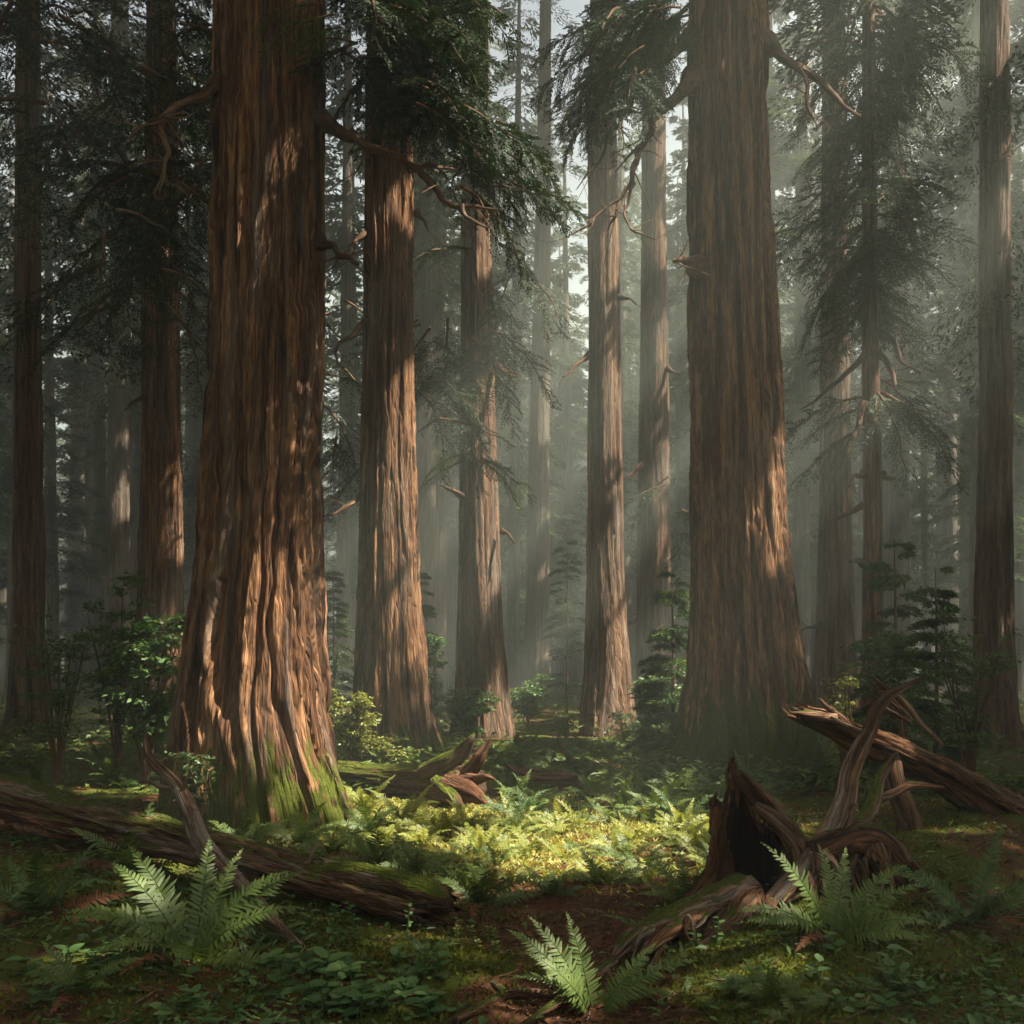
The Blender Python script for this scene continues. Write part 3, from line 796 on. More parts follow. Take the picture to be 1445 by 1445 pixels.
# ------------------------------------------------------------------ background forest
FAR = []
for k, (h, r, z0, rm, n) in enumerate([(34, .34, 9, 3.0, 60), (38, .42, 13, 3.4, 56), (28, .24, 4.5, 2.8, 74), (32, .28, 7, 2.6, 60), (24, .20, 2.5, 2.6, 84), (40, .46, 16, 3.6, 56)]):
    prof = [(-.3, 0, r * 1.55), (0, 0, r * 1.5), (.6, 0, r * 1.22), (2, 0, r * 1.05), (8, .05, r * .92), (h * .7, .1, r * .55)]
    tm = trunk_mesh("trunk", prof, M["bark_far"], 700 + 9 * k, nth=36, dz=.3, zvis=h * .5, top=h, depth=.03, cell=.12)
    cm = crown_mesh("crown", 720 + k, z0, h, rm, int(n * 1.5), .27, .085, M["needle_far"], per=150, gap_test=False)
    FAR.append((tm, cm))


def far_tree(px, Y, k, label, group, sc=1.0):
    x = (px - CX) / F * Y
    t = thing("background_tree", label, "tree", (x, Y, float(gz(x, Y))), group)
    rr = random.Random(int(px * 7 + Y * 13))
    t.rotation_euler = (rr.uniform(-.012, .012), rr.uniform(-.012, .012), rr.uniform(0, 6.28)); t.scale = (sc, sc, sc * rr.uniform(.92, 1.1))
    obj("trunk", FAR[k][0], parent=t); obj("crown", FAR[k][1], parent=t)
    return t


named = [(165, 33, 0, "dim slim trunk left of the dark reddish one"), (617, 38, 0, "misty trunk directly left of the one crossed by a green bough"), (724, 48, 3, "pale misty trunk left of the slim grey-green one"),
         (1131, 36, 3, "grey misty trunk directly right of the great mossy-footed one"), (1272, 38, 0, "grey misty trunk right of the thin dark conifer"), (484, 40, 3, "grey misty trunk between the huge sunlit one and its brown neighbour"),
         (806, 58, 3, "very thin pale trunk left of the sunbeam-veiled one"), (960, 46, 4, "thin trunk half hidden by the great right one"), (276, 44, 3, "thin pale trunk between the dark reddish one and the huge one")]
for px, Y, k, lb in named:
    far_tree(px, Y * 1.3, k, lb, "misty background trees", 1.25)
rng = np.random.default_rng(21)
placed = [((px - CX) / F * Y * 1.3, Y * 1.3) for px, Y, k, l in named] + [(t.location[0], t.location[1]) for t in (T1, T2, T3, T4, T5, T6, T7, T8, T9, T10)]
cnt = 0
tries = 0
while cnt < 260 and tries < 9000:
    tries += 1
    Y = 40 + 105 * rng.random() ** .85
    px = rng.uniform(-120, 1560)
    x = (px - CX) / F * Y
    if min((x - a) ** 2 + (Y - b) ** 2 for a, b in placed) < 7.5: continue
    if 735 < px < 1000 and Y < 66: continue          # the bright opening in the wood
    placed.append((x, Y))
    k = int(rng.choice([0, 1, 2, 3, 4, 5], p=[.22, .18, .17, .2, .11, .12]))
    far_tree(px, Y, k, "slender misty trunk lost among the distant trees", "distant trees in the mist", rng.uniform(.95, 1.3))
    cnt += 1

for q in range(9):
    for _ in range(60):
        px, Y = rng.uniform(690, 1000), rng.uniform(72, 140)
        x = (px - CX) / F * Y
        if min((x - a) ** 2 + (Y - b) ** 2 for a, b in placed) > 6: break
    placed.append((x, Y))
    far_tree(px, Y, [0, 3, 2, 1][q % 4], "slender misty trunk lost among the distant trees", "distant trees in the mist", rng.uniform(1.1, 1.4))

for q in range(7):
    for _ in range(80):
        px, Y = rng.uniform(600, 1010), rng.uniform(70, 105)
        x = (px - CX) / F * Y
        if min((x - a) ** 2 + (Y - b) ** 2 for a, b in placed) > 5: break
    placed.append((x, Y))
    far_tree(px, Y, [5, 1, 0][q % 3], "slender misty trunk lost among the distant trees", "distant trees in the mist", rng.uniform(1.0, 1.3))

# far-off wood that closes the view all round: one mass
mbw = MB(); mbl = MB()
rng = np.random.default_rng(31)
for i in range(1000):
    a = rng.uniform(0, 2 * PI); back = math.sin(a) < .35
    R = rng.uniform(150, 205) if not back else rng.uniform(34, 90)
    x, y = R * math.cos(a) * 1.0, R * math.sin(a)
    if back and abs(math.atan2(x, y)) < .62 and y > 0: continue
    h = rng.uniform(24, 42); r = rng.uniform(.25, .6); z = float(gz(x, y))
    tube(mbw, [[x, y, z - .3, r * 1.4], [x, y, z + 1, r], [x, y, z + h * .5, r * .8], [x, y, z + h, .05]], 6, 6, cap0=False)
    m = 120 if back else 430
    lf = 1.0 if back else .5
    f = rng.random(m); zz = z + h * (.14 + .86 * f); rr = 3.4 * (1.05 - f) * rng.random(m) ** .6 + .2; az = rng.uniform(0, 6.28, m)
    p = np.stack([x + rr * np.cos(az), y + rr * np.sin(az), zz], -1)
    leaf_diamonds(mbl, p, np.stack([np.cos(az), np.sin(az), -.5 + 0 * az], -1), rand_unit(m, rng) + [0, 0, .6], lf * rng.uniform(.9, 1.9, m), lf * rng.uniform(.3, .6, m), rng.uniform(.1, .9, m))
w = thing("distant_woods", "misty mass of far trees closing the forest", "woods"); w["kind"] = "stuff"
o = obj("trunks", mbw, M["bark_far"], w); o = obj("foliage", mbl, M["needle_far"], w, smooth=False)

# added unseen foliage layers that block the sun, with holes shaped for beams
rng = np.random.default_rng(41)
n = 230000
p = np.stack([rng.uniform(-34, 50, n), rng.uniform(-5.5, 37, n), rng.uniform(17.5, 26, n)], -1)
g = p - SDIR * (p[:, 2:3] / SDIR[2])
clump = fbm(g[:, 0] * .35 + 3, g[:, 1] * .35 + 8, 91, 3)
keep = (~in_beam_hole(p, .3)) & (clump > -.17) & (p[:, 2] > 3 + .62 * p[:, 1])
p = p[keep]; n = len(p)
d = rand_unit(n, rng); d[:, 2] *= .3
mb = MB(); leaf_diamonds(mb, p, d, np.array([[0, 0, 1.0]]) + rng.normal(0, .4, (n, 3)), rng.uniform(.4, .8, n), rng.uniform(.18, .36, n), rng.uniform(.1, .8, n), .03)
n = 150000  # second unseen layer, added to shade the haze at both sides
p = np.stack([rng.uniform(-48, 62, n), rng.uniform(36, 68, n), np.zeros(n)], -1)
p[:, 2] = np.maximum(26, .62 * p[:, 1] + 3.5) + rng.uniform(0, 4, n)
g = p - SDIR * (p[:, 2:3] / SDIR[2])
lane = np.abs(g[:, 0] + 5.5 + 1.5 * np.sin(g[:, 1] * .3)) < 6.0  # strip left open so sun lights the haze in the middle
p = p[~lane & (fbm(g[:, 0] * .25 + 3, g[:, 1] * .25 + 8, 93, 3) > -.16)]; n = len(p)
d = rand_unit(n, rng); d[:, 2] *= .3
leaf_diamonds(mb, p, d, np.array([[0, 0, 1.0]]) + rng.normal(0, .4, (n, 3)), rng.uniform(.5, .9, n), rng.uniform(.22, .42, n), rng.uniform(.1, .8, n), .03)
tag(obj("added_canopy_blocker", mb, M["needle"], smooth=False), "added unseen foliage high above that blocks the sun and shapes its beams", "foliage", None, "stuff")

# ------------------------------------------------------------------ ferns
def frond_mesh(name, seed, mat_, e0, bend, npin=27, wmax=.15, twist=0.0, curl=1.5, dead=False):
    """unit-length sword-fern frond in the xz plane heading +x: rachis and two rows of pinnae"""
    rng = np.random.default_rng(seed)
    n = npin + 3
    s = np.linspace(0, 1, n)
    ang = e0 - bend * s ** curl
    dx = np.cos(ang); dz = np.sin(ang)
    pts = np.zeros((n, 3))
    pts[1:, 0] = np.cumsum((dx[1:] + dx[:-1]) / 2) / (n - 1); pts[1:, 2] = np.cumsum((dz[1:] + dz[:-1]) / 2) / (n - 1)
    pts[:, 1] = twist * s ** 2
    mb = MB()
    c = np.concatenate([pts, (.008 * (1 - s) + .0015)[:, None]], 1)
    tube(mb, c, 4, .05, tint=.35, cap0=False, cap1=False)
    t = norm(np.gradient(pts, axis=0)); up = np.stack([-t[:, 2], 0 * s, t[:, 0]], -1)
    side = np.cross(t, up)
    w = wmax * np.minimum(1, .25 + s / .16) * np.clip((1 - s) / .62, 0, 1) ** .85 + .006
    w = np.where(s < .07, 0, w)
    sp = 1.0 / (n - 1)
    for sd in (-1, 1):
        i = np.arange(2, n)
        i = i[(w[i] > .004) & (rng.random(len(i)) > .05)]
        ln = w[i] * rng.uniform(.80, 1.14, len(i)); fwd = .28 + .55 * s[i] ** 2
        dr = norm(side[i] * sd + t[i] * (fwd + rng.normal(0, .09, len(i)))[:, None] + up[i] * (rng.normal(.10, .17, len(i)))[:, None])
        b0 = pts[i] - t[i] * (sp * .50); b1 = pts[i] + t[i] * (sp * .36)
        mid = pts[i] + dr * (ln * .55)[:, None]
        dn = up[i] * -(ln * .10)[:, None]
        hw = sp * .46
        m0 = mid - t[i] * hw * .85 + dn * .3; m1 = mid + t[i] * hw * .75 + dn * .3
        q = pts[i] + dr * (ln * .84)[:, None] + dn * .9
        q0 = q - t[i] * hw * .42; q1 = q + t[i] * hw * .42
        tip = pts[i] + dr * ln[:, None] + dn * 1.6 + t[i] * (sp * .25)
        V = np.stack([b0, b1, m1, m0, q1, q0, tip], 1).reshape(-1, 3)
        k = np.arange(len(i))[:, None, None] * 7
        tt = np.repeat(np.clip(.42 + .22 * s[i] + rng.normal(0, .09, len(i)), 0, 1), 7)
        base = mb.n
        mb.add(V, (k + np.array([[[0, 1, 2, 3], [3, 2, 4, 5]]])).reshape(-1, 4), tt)
        mb.f.append((k + np.array([[[5, 4, 6]]])).reshape(-1, 3) + base)
    return mb.mesh(name, mat_, False)


FR = {}
SHAPES = [(1.35, .75), (1.25, 1.1), (1.1, 1.35), (.95, 1.3), (.75, 1.25), (.5, .95), (1.42, 1.6), (.3, .8)]
for key in ("fern", "fern_dark", "fern_pale", "brown_frond"):
    for k, (e0, bd) in enumerate(SHAPES):
        FR[key, k] = frond_mesh("frond", 900 + k, M[key], e0, bd, 27 if k < 6 else 24, .15 if key != "fern_dark" else .13, [.05, -.06, .08, -.03, .0, .06, -.05, .03][k])


def fern(px, py, size, label, key="fern", n=11, seed=1, group="ferns on the forest floor", up=.5, fan=None, loc=None, parts=True):
    """size: frond length in pixels of the photograph at that depth"""
    p = G(px, py) if loc is None else np.asarray(loc, float)
    L = size * 1.28 / F * p[1]
    t = thing("fern", label, "fern", (p[0], p[1], p[2] - .02), group)
    rng = np.random.default_rng(seed)
    for i in range(n):
        az = 2 * PI * (i + rng.uniform(-.3, .3)) / n + seed if fan is None else math.radians(fan[i][0])
        u = rng.random()
        if fan is None:
            k = int(rng.choice([0, 1, 2, 6], p=[.3, .35, .25, .1])) if u < up else int(rng.choice([2, 3, 4, 5, 7], p=[.25, .3, .25, .15, .05]))
            s = L * rng.uniform(.78, 1.12)
        else:
            k = fan[i][1]; s = L * fan[i][2]
        dead = size > 75 and i in (4, 9) and fan is None or (fan is not None and i == len(fan) - 1)
        f = obj("frond", FR["brown_frond" if dead else key, 5 if dead else k], parent=t)
        if dead: f["label"] = "brown dead frond"
        f.location = (.02 * math.cos(az), .02 * math.sin(az), 0)
        f.rotation_euler = (.60 * math.cos(az) + rng.normal(0, .16), rng.normal(0, .05), az); f.scale = (s, s * rng.uniform(.9, 1.1), s)
    return t


# headings: 0 = right, 90 = away, 180 = left, 270 = towards the camera
fern(272, 1352, 138, "large green fern in the lower left corner with a frond hanging forward", "fern", 14, 3, fan=[(272, 4, .95), (15, 3, 1.05), (-12, 4, .95), (40, 1, 1.05), (70, 0, 1.0), (100, 0, 1.08), (125, 0, 1.15), (150, 1, 1.1), (172, 2, 1.12), (192, 3, 1.05), (215, 4, .9), (325, 5, .85), (55, 1, 1.15), (240, 5, .8)])
fern(192, 1228, 82, "dim fern behind the large lower left one, at the log", "fern", 10, 4)
fern(342, 1196, 62, "dark green fern against the huge trunk's foot, beside the log", "fern", 10, 5)
fern(423, 1192, 62, "bluish green fern in front of the huge trunk's mossy foot", "fern", 11, 6)
fern(532, 1222, 82, "half-lit fern right of the huge trunk's foot, big arching fronds", "fern", 13, 7)
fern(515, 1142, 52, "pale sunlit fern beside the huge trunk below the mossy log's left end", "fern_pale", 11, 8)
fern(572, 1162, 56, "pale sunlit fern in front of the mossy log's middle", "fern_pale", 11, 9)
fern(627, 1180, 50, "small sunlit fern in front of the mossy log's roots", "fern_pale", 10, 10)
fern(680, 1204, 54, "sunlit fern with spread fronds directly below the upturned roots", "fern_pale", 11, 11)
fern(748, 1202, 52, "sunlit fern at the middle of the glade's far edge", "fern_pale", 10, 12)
fern(676, 1278, 92, "big dark green fern in the middle foreground, before the bright glade", "fern", 14, 13, up=.6)
fern(782, 1262, 50, "small dark fern right of the big middle one", "fern_dark", 9, 14, up=.7)
fern(968, 1278, 80, "dark fern left of the broken stump, reaching toward the glade", "fern", 12, 15, up=.6)
fern(905, 1312, 45, "small dark fern just above the stump's long root", "fern_dark", 8, 16)
fern(838, 1428, 118, "large fern at the bottom edge with fronds leaning left", "fern", 9, 17, fan=[(128, 0, 1.1), (145, 1, 1.15), (165, 1, .95), (178, 2, .95), (20, 2, 1.15), (45, 0, .9), (100, 0, 1.0), (-5, 4, .8), (150, 3, .9)])
fern(1175, 1322, 118, "large green fern in the lower right, before the arching roots", "fern", 11, 18, fan=[(165, 2, 1.05), (140, 0, 1.1), (110, 0, .95), (70, 0, .95), (40, 1, 1.05), (15, 2, 1.05), (185, 4, 1.0), (205, 4, 1.0), (-10, 3, .95), (330, 4, .9), (225, 5, .8)])
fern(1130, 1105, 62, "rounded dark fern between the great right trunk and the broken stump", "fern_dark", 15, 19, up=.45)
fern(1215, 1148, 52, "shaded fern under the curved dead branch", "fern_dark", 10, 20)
fern(1262, 1400, 60, "dim fern in the lower right corner", "fern_dark", 9, 21)
fern(160, 1110, 60, "dim fern left of the huge trunk, above the log", "fern_dark", 10, 22)
fern(905, 1140, 52, "cool green fern in the shade behind the glade's right side", "fern", 11, 23)
fern(955, 1122, 52, "fern at the left foot of the great right trunk", "fern", 11, 24)
fern(1000, 1142, 50, "fern directly under the great right trunk, behind the stump spikes", "fern", 10, 25)
fern(865, 1162, 46, "low spreading fern at the glade's far right edge", "fern", 10, 26)
fern(960, 1172, 44, "half-sunlit fern left of the stump's tall spikes", "fern_pale", 10, 27)
fern(985, 1196, 40, "sunlit fern touching the left spike of the stump", "fern_pale", 9, 28)
fern(704, 1148, 34, "small bluish fern right of the upturned roots", "fern", 9, 29)
fern(742, 1160, 42, "shaded fern behind the glade's middle", "fern_dark", 10, 30)
fern(800, 1150, 36, "small shaded fern left of the low spreading one", "fern_dark", 9, 31)
fern(370, 1330, 62, "low drooping fern right of the large lower left one", "fern_dark", 7, 32)
fern(60, 1290, 110, "shaded fern beyond the large lower left one, at the log's left part", "fern_dark", 11, 33)
fern(1370, 1300, 110, "shaded fern beyond the arching roots", "fern_dark", 11, 34)
fern(60, 1130, 60, "dim fern under the far left trunk", "fern_dark", 10, 35)
fern(215, 1350, 60, "dark low fern half under the large lower left one", "fern_dark", 7, 36)
fern(588, 1232, 62, "arching fern on the glade's near left edge, right of the half-lit fern", "fern", 10, 41)
fern(850, 1248, 56, "fern on the glade's near edge, straight above the bottom fern", "fern", 10, 42)
fern(1018, 1232, 58, "fern pressed against the stump's left side", "fern", 10, 43)
fern(470, 1208, 58, "fern between the huge trunk's foot and the log", "fern", 10, 44)
fern(1085, 1410, 70, "shaded fern at the bottom right, before the mossy mound", "fern", 10, 45)
fern(120, 1400, 80, "shaded fern in the bottom left corner", "fern", 10, 46)
# small ferns that fill the middle distance
rng = np.random.default_rng(51)
used = [(515, 1142), (572, 1162), (627, 1180), (680, 1204), (748, 1202), (905, 1140), (955, 1122), (1000, 1142), (865, 1162), (704, 1148), (742, 1160), (800, 1150)]
k = 0
while k < 76:
    px, py = rng.uniform(700, 1060), rng.uniform(1050, 1165)
    if k % 4 == 0: px, py = rng.uniform(100, 1400), rng.uniform(1048, 1105)
    if 230 < px < 500 and py > 1000: continue
    if min((px - a) ** 2 + ((py - b) * 2.5) ** 2 for a, b in used) < 17 ** 2: continue
    used.append((px, py)); k += 1
    fern(px, py, (py - 1000) * .30 + 10, "small shaded green fern among the undergrowth behind the glade", ["fern", "fern_dark", "fern"][k % 3], 8, 60 + k, "small ferns behind the glade")
k = 0
while k < 46:
    px, py = rng.uniform(500, 1010), 1163 + 82 * rng.random() ** 1.9
    if min((px - a) ** 2 + ((py - b) * 2.2) ** 2 for a, b in used) < 20 ** 2: continue
    if px < 560 and py > 1200: continue
    used.append((px, py)); k += 1
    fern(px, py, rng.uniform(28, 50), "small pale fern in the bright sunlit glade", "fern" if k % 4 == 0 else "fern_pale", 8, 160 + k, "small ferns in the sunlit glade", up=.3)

rng = np.random.default_rng(53)
used = [(272, 1352), (838, 1428), (1175, 1322), (676, 1278), (968, 1278), (452, 1368), (900, 1330), (1080, 1290)]
k = 0
while k < 24:
    px, py = (rng.uniform(90, 640), rng.uniform(1330, 1436)) if k % 2 else (rng.uniform(960, 1380), rng.uniform(1330, 1436))
    if min((px - a) ** 2 + ((py - b) * 1.6) ** 2 for a, b in used) < 44 ** 2: continue
    used.append((px, py)); k += 1
    fern(px, py, rng.uniform(28, 50), "small dim fern low on the dark foreground floor", ["fern_dark", "fern"][k % 2], 7, 260 + k, "small ferns in the foreground", up=.25)

# dead brown fronds
for px, py, az, sz, lb in [(300, 1402, 285, 70, "brown dead fern frond on the ground under the large lower left fern"), (925, 1385, 30, 55, "brown dead frond beside the lower mossy mound on the right"), (200, 1405, 160, 60, "brown dead frond in the lower left corner")]:
    p = G(px, py); L = sz / F * p[1]
    f = obj("dead_frond", FR["brown_frond", 7]); f.location = (p[0], p[1], p[2] + .03); f.rotation_euler = (.2, .35, math.radians(az)); f.scale = (L, L * 1.3, L)
    tag(f, lb, "dead frond", "dead brown fronds")

# ------------------------------------------------------------------ dead wood
def rows3(rows):
    return [[*P(px, py, Y), rp / F * Y] for px, py, Y, rp in rows]


def wood_thing(name, label, cat, base, group=None):
    return thing(name, label, cat, base, group)


def part(t, name, rows, mat_, seed, nseg=16, step=.04, depth=.01, cell=.05, along=.5, label=None, **kw):
    o = np.array(t.location)
    c = [[*(np.array(r[:3]) - o), r[3]] for r in rows3(rows)]
    mb = MB(); tube(mb, c, nseg, step, seed, depth, cell, along, **kw)
    ob = obj(name, mb, mat_, t)
    if label: ob["label"] = label
    return ob


# long fallen log, lower left, hollow at its right end
t = wood_thing("fallen_log", "long weathered fallen log across the lower left, mossy hollow right end", "log", G(380, 1270))
part(t, "log_body", [(-140, 1096, 10.4, 36), (20, 1130, 9.8, 34), (142, 1163, 9.2, 32), (250, 1189, 8.6, 29), (350, 1214, 8.1, 29), (450, 1241, 7.65, 29), (540, 1262, 7.3, 32), (612, 1282, 7.0, 31)], M["dead"], 801, 150, .02, .035, .075, .6, jag=.09, hollow=.5)
part(t, "moss_slab", [(465, 1232, 7.52, 14), (510, 1240, 7.35, 22), (560, 1252, 7.17, 24), (605, 1262, 7.0, 22), (634, 1275, 6.88, 10)], M["dead_moss"], 802, 24, .03, .014, .05, .25, "mossy strip of bark", jag=.03)
part(t, "branch_stub", [(420, 1222, 7.7, 10), (436, 1216, 7.62, 4), (441, 1200, 7.6, 2.5), (447, 1190, 7.6, 1.2)], M["dead"], 803, 8, .03, .003)
# antler-like dead branch over the log
t = wood_thing("dead_branch", "forked bare dead branch propped over the log's left part", "branch", G(445, 1368))
part(t, "stem", [(452, 1368, 6.05, 7), (405, 1322, 6.45, 10), (362, 1275, 6.95, 13), (322, 1235, 7.5, 15), (296, 1208, 7.8, 15), (280, 1182, 7.9, 13), (268, 1150, 8.05, 12), (256, 1122, 8.2, 11), (238, 1098, 8.35, 9), (216, 1076, 8.5, 7), (207, 1058, 8.6, 5), (204, 1034, 8.7, 2)], M["dry"], 811, 18, .025, .009, .04, .4)
part(t, "twig", [(250, 1114, 8.25, 6), (230, 1112, 8.3, 4), (214, 1104, 8.4, 3), (196, 1098, 8.5, 2), (176, 1082, 8.6, 1)], M["dry"], 812, 8, .03, .003)
part(t, "twig", [(257, 1118, 8.2, 4), (260, 1108, 8.15, 2), (263, 1097, 8.1, 1)], M["dry"], 813, 7, .03, .002)
# mossy log with upturned roots
t = wood_thing("mossy_log", "moss covered log with upturned jagged roots at the glade's far left", "log", G(600, 1120))
part(t, "log_body", [(455, 1096, 15.0, 22), (500, 1100, 14.6, 23), (560, 1104, 14.2, 24), (610, 1106, 13.8, 27), (640, 1108, 13.5, 33), (662, 1112, 13.3, 36)], M["dead_moss"], 821, 90, .03, .04, .09, .6)
for k, r in enumerate([[(600, 1092, 13.6, 16), (632, 1078, 13.4, 17), (652, 1060, 13.3, 12), (664, 1044, 13.2, 6), (670, 1036, 13.2, 2)], [(640, 1100, 13.3, 16), (664, 1086, 13.2, 12), (676, 1068, 13.1, 8), (686, 1052, 13.1, 4), (692, 1042, 13.1, 1.5)],
                       [(650, 1106, 13.2, 16), (672, 1100, 13.0, 9), (688, 1096, 12.9, 5), (697, 1099, 12.9, 2)], [(636, 1110, 13.2, 22), (660, 1118, 12.9, 15), (678, 1128, 12.8, 9), (694, 1142, 12.7, 4)],
                       [(622, 1112, 13.3, 20), (640, 1126, 12.9, 14), (652, 1138, 12.8, 7), (660, 1150, 12.7, 3)], [(648, 1098, 13.4, 14), (660, 1080, 13.5, 7), (662, 1066, 13.5, 3)]]):
    part(t, "root", r, M["dead_moss" if k in (0, 4) else "dead_red"], 830 + k, 16, .025, .016, .05, .3, jag=.02)
# two small logs behind the glade
t = wood_thing("small_log", "short brown broken log lying right of the upturned roots", "log", G(755, 1102))
part(t, "log_body", [(812, 1098, 15.6, 8), (790, 1097, 15.4, 10), (760, 1096, 15.2, 11), (738, 1092, 15.1, 9), (724, 1086, 15.0, 5), (712, 1076, 15.0, 1.5)], M["dead_red"], 841, 18, .03, .014, .05, .4)
part(t, "branch_stub", [(748, 1098, 15.1, 6), (738, 1104, 15.0, 4), (728, 1110, 14.9, 1.5)], M["dead_red"], 842, 8, .03, .004)
t = wood_thing("small_log", "brown log with an upright snapped stick, farther back near the sunbeams", "log", G(830, 1088))
part(t, "log_body", [(900, 1089, 18.0, 6), (870, 1085, 17.6, 8), (840, 1081, 17.4, 8), (812, 1078, 17.2, 7), (778, 1077, 17.1, 2.5)], M["dead_red"], 851, 14, .04, .012, .05, .4)
part(t, "stick", [(812, 1078, 17.2, 5), (800, 1066, 17.1, 4), (790, 1054, 17.0, 2.6), (785, 1043, 17.0, 1.2)], M["dead"], 852, 8, .04, .004)

# broken hollow stump with spikes
sb = np.array(P(1062, 1290, 7.3)); sb[2] = float(gz(sb[0], sb[1]))
t = wood_thing("broken_stump", "dark hollow broken stump with three jagged spikes and a long root", "stump", sb)
nth, nz = 240, 90
th = np.arange(nth + 1) / nth * 2 * PI
px2m = 7.3 / F
sbpy = HY + (CAMZ - sb[2]) / px2m          # pixel row of the stump's base
def hgt(py): return (sbpy - py) * px2m
ctrl = [(0, 1190), (30, 1178), (55, 1158), (75, 1130), (92, 1098), (104, 1074), (114, 1084), (124, 1128), (136, 1158), (150, 1160), (160, 1132), (168, 1122), (176, 1126), (184, 1150), (192, 1205), (200, 1236), (209, 1184), (217, 1176), (224, 1200), (234, 1256), (270, 1272), (300, 1268), (325, 1240), (345, 1205), (360, 1190)]
tops = np.interp(np.degrees(th), [c[0] for c in ctrl], [hgt(c[1]) for c in ctrl])
tops = tops + .07 * (vnoise(th / (2 * PI) * 41, th * 0 + .5, 77, 41) - .5) + .05 * (vnoise(th / (2 * PI) * 97, th * 0 + .5, 78, 97) - .5)
sfr = np.linspace(0, 1, nz)
V = []; UVs = []
for s in sfr:
    z = -.25 + s * (tops + .25)
    zz = np.clip(z, 0, None)
    r = .225 + .22 * np.exp(-zz / .16) - .02 * zz
    r = r * (1 + .10 * np.sin(3 * th + 1) + .05 * np.sin(5 * th)) + ridges(th / (2 * PI), z, .27, 871, .05, .07, .35)
    leanx = -.06 * zz
    V.append(np.stack([leanx + np.cos(th) * r, np.sin(th) * r, z], -1)); UVs.append(np.stack([th * .27, z], -1))
outer_top = V[-1].copy()
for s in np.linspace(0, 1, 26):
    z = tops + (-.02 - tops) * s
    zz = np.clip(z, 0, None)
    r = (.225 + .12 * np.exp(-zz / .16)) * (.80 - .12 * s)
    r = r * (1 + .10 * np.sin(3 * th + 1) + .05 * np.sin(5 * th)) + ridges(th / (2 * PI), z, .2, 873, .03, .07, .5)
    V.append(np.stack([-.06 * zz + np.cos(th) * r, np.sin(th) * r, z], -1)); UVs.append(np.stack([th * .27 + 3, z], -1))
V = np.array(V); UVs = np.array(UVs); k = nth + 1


for nm, sl_, mt_ in (("shell", slice(0, nz + 3), "dead_red"), ("shade_dark_hollow", slice(nz + 2, None), "hollow_shade")):  # inner wall gets the near-black colour, shade painted into the hollow
    v_, u_ = V[sl_], UVs[sl_]
    idx = np.arange(v_.shape[0] * k).reshape(-1, k)
    mb = MB(); mb.add(v_.reshape(-1, 3), np.stack([idx[:-1, :-1], idx[:-1, 1:], idx[1:, 1:], idx[1:, :-1]], -1).reshape(-1, 4), .5, u_.reshape(-1, 2))
    if nm == "shell":
        rg = np.random.default_rng(5); ii = rg.integers(0, nth, 110)
        shards(mb, outer_top[ii] * [.97, .97, 1], (0, 0, 1), 6, (.02, .10), .008)
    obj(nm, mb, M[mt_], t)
for q, r in enumerate([[(1050, 1262, 7.1, 34), (1012, 1278, 6.95, 32), (975, 1292, 6.8, 28), (940, 1304, 6.65, 24), (905, 1318, 6.5, 17), (882, 1334, 6.35, 13), (866, 1352, 6.25, 5)],
                       [(990, 1290, 6.78, 18), (960, 1306, 6.6, 16), (930, 1326, 6.45, 10), (908, 1345, 6.3, 8), (904, 1362, 6.2, 4)],
                       [(1050, 1280, 6.9, 24), (1030, 1306, 6.65, 18), (1010, 1324, 6.5, 11), (985, 1338, 6.35, 5)],
                       [(1075, 1285, 6.9, 22), (1080, 1312, 6.65, 14), (1062, 1330, 6.5, 8), (1040, 1345, 6.4, 4)],
                       [(1020, 1262, 7.1, 20), (1018, 1290, 6.85, 14), (1000, 1310, 6.7, 8), (992, 1330, 6.55, 4)],
                       [(905, 1316, 6.5, 9), (898, 1330, 6.35, 7), (893, 1350, 6.25, 3)]]):
    part(t, "root", r, M["dead" if q in (0, 5) else "dead_red"], 880 + q, 24, .022, .018, .05, .35)
def rootlets(t, n, seed, boxes, mat_="dead", r0=(3, 6)):
    """thin crooked roots that hang and spread from the root mass"""
    rr = random.Random(seed)
    for q in range(n):
        x0, y0, Y0, dx, dy = boxes[q % len(boxes)]
        x, y, Y = x0 + rr.uniform(-12, 12), y0 + rr.uniform(-10, 10), Y0 + rr.uniform(-.08, .08)
        rows = []; w = rr.uniform(*r0); m = rr.randint(4, 6)
        for k_ in range(m):
            rows.append((x, y, Y, w * (1 - k_ / m) + .6))
            x += dx * rr.uniform(.4, 1.5) / m + rr.uniform(-7, 7); y += dy * rr.uniform(.5, 1.4) / m + rr.uniform(-5, 5); Y -= rr.uniform(-.02, .10)
        part(t, "rootlet", rows, M[mat_], seed + 10 + q, 8, .02, .004, .03, .2)


rootlets(t, 16, 8000, [(1000, 1285, 6.75, -60, 50), (1040, 1290, 6.75, -20, 45), (930, 1316, 6.5, -30, 40), (1080, 1280, 6.8, 30, 50), (960, 1300, 6.6, 10, 50)])
# slab leaning behind the spikes, with moss
part(t, "split_slab", [(1040, 1092, 7.45, 8), (1060, 1118, 7.5, 15), (1082, 1142, 7.55, 18), (1104, 1168, 7.6, 20), (1122, 1196, 7.6, 24)], M["dead"], 891, 20, .025, .016, .05, .4, jag=.03)
part(t, "split_slab", [(1066, 1136, 7.2, 6), (1090, 1152, 7.2, 11), (1110, 1172, 7.25, 14), (1128, 1200, 7.3, 18), (1130, 1240, 7.3, 22)], M["dead"], 892, 18, .025, .014, .05, .4)

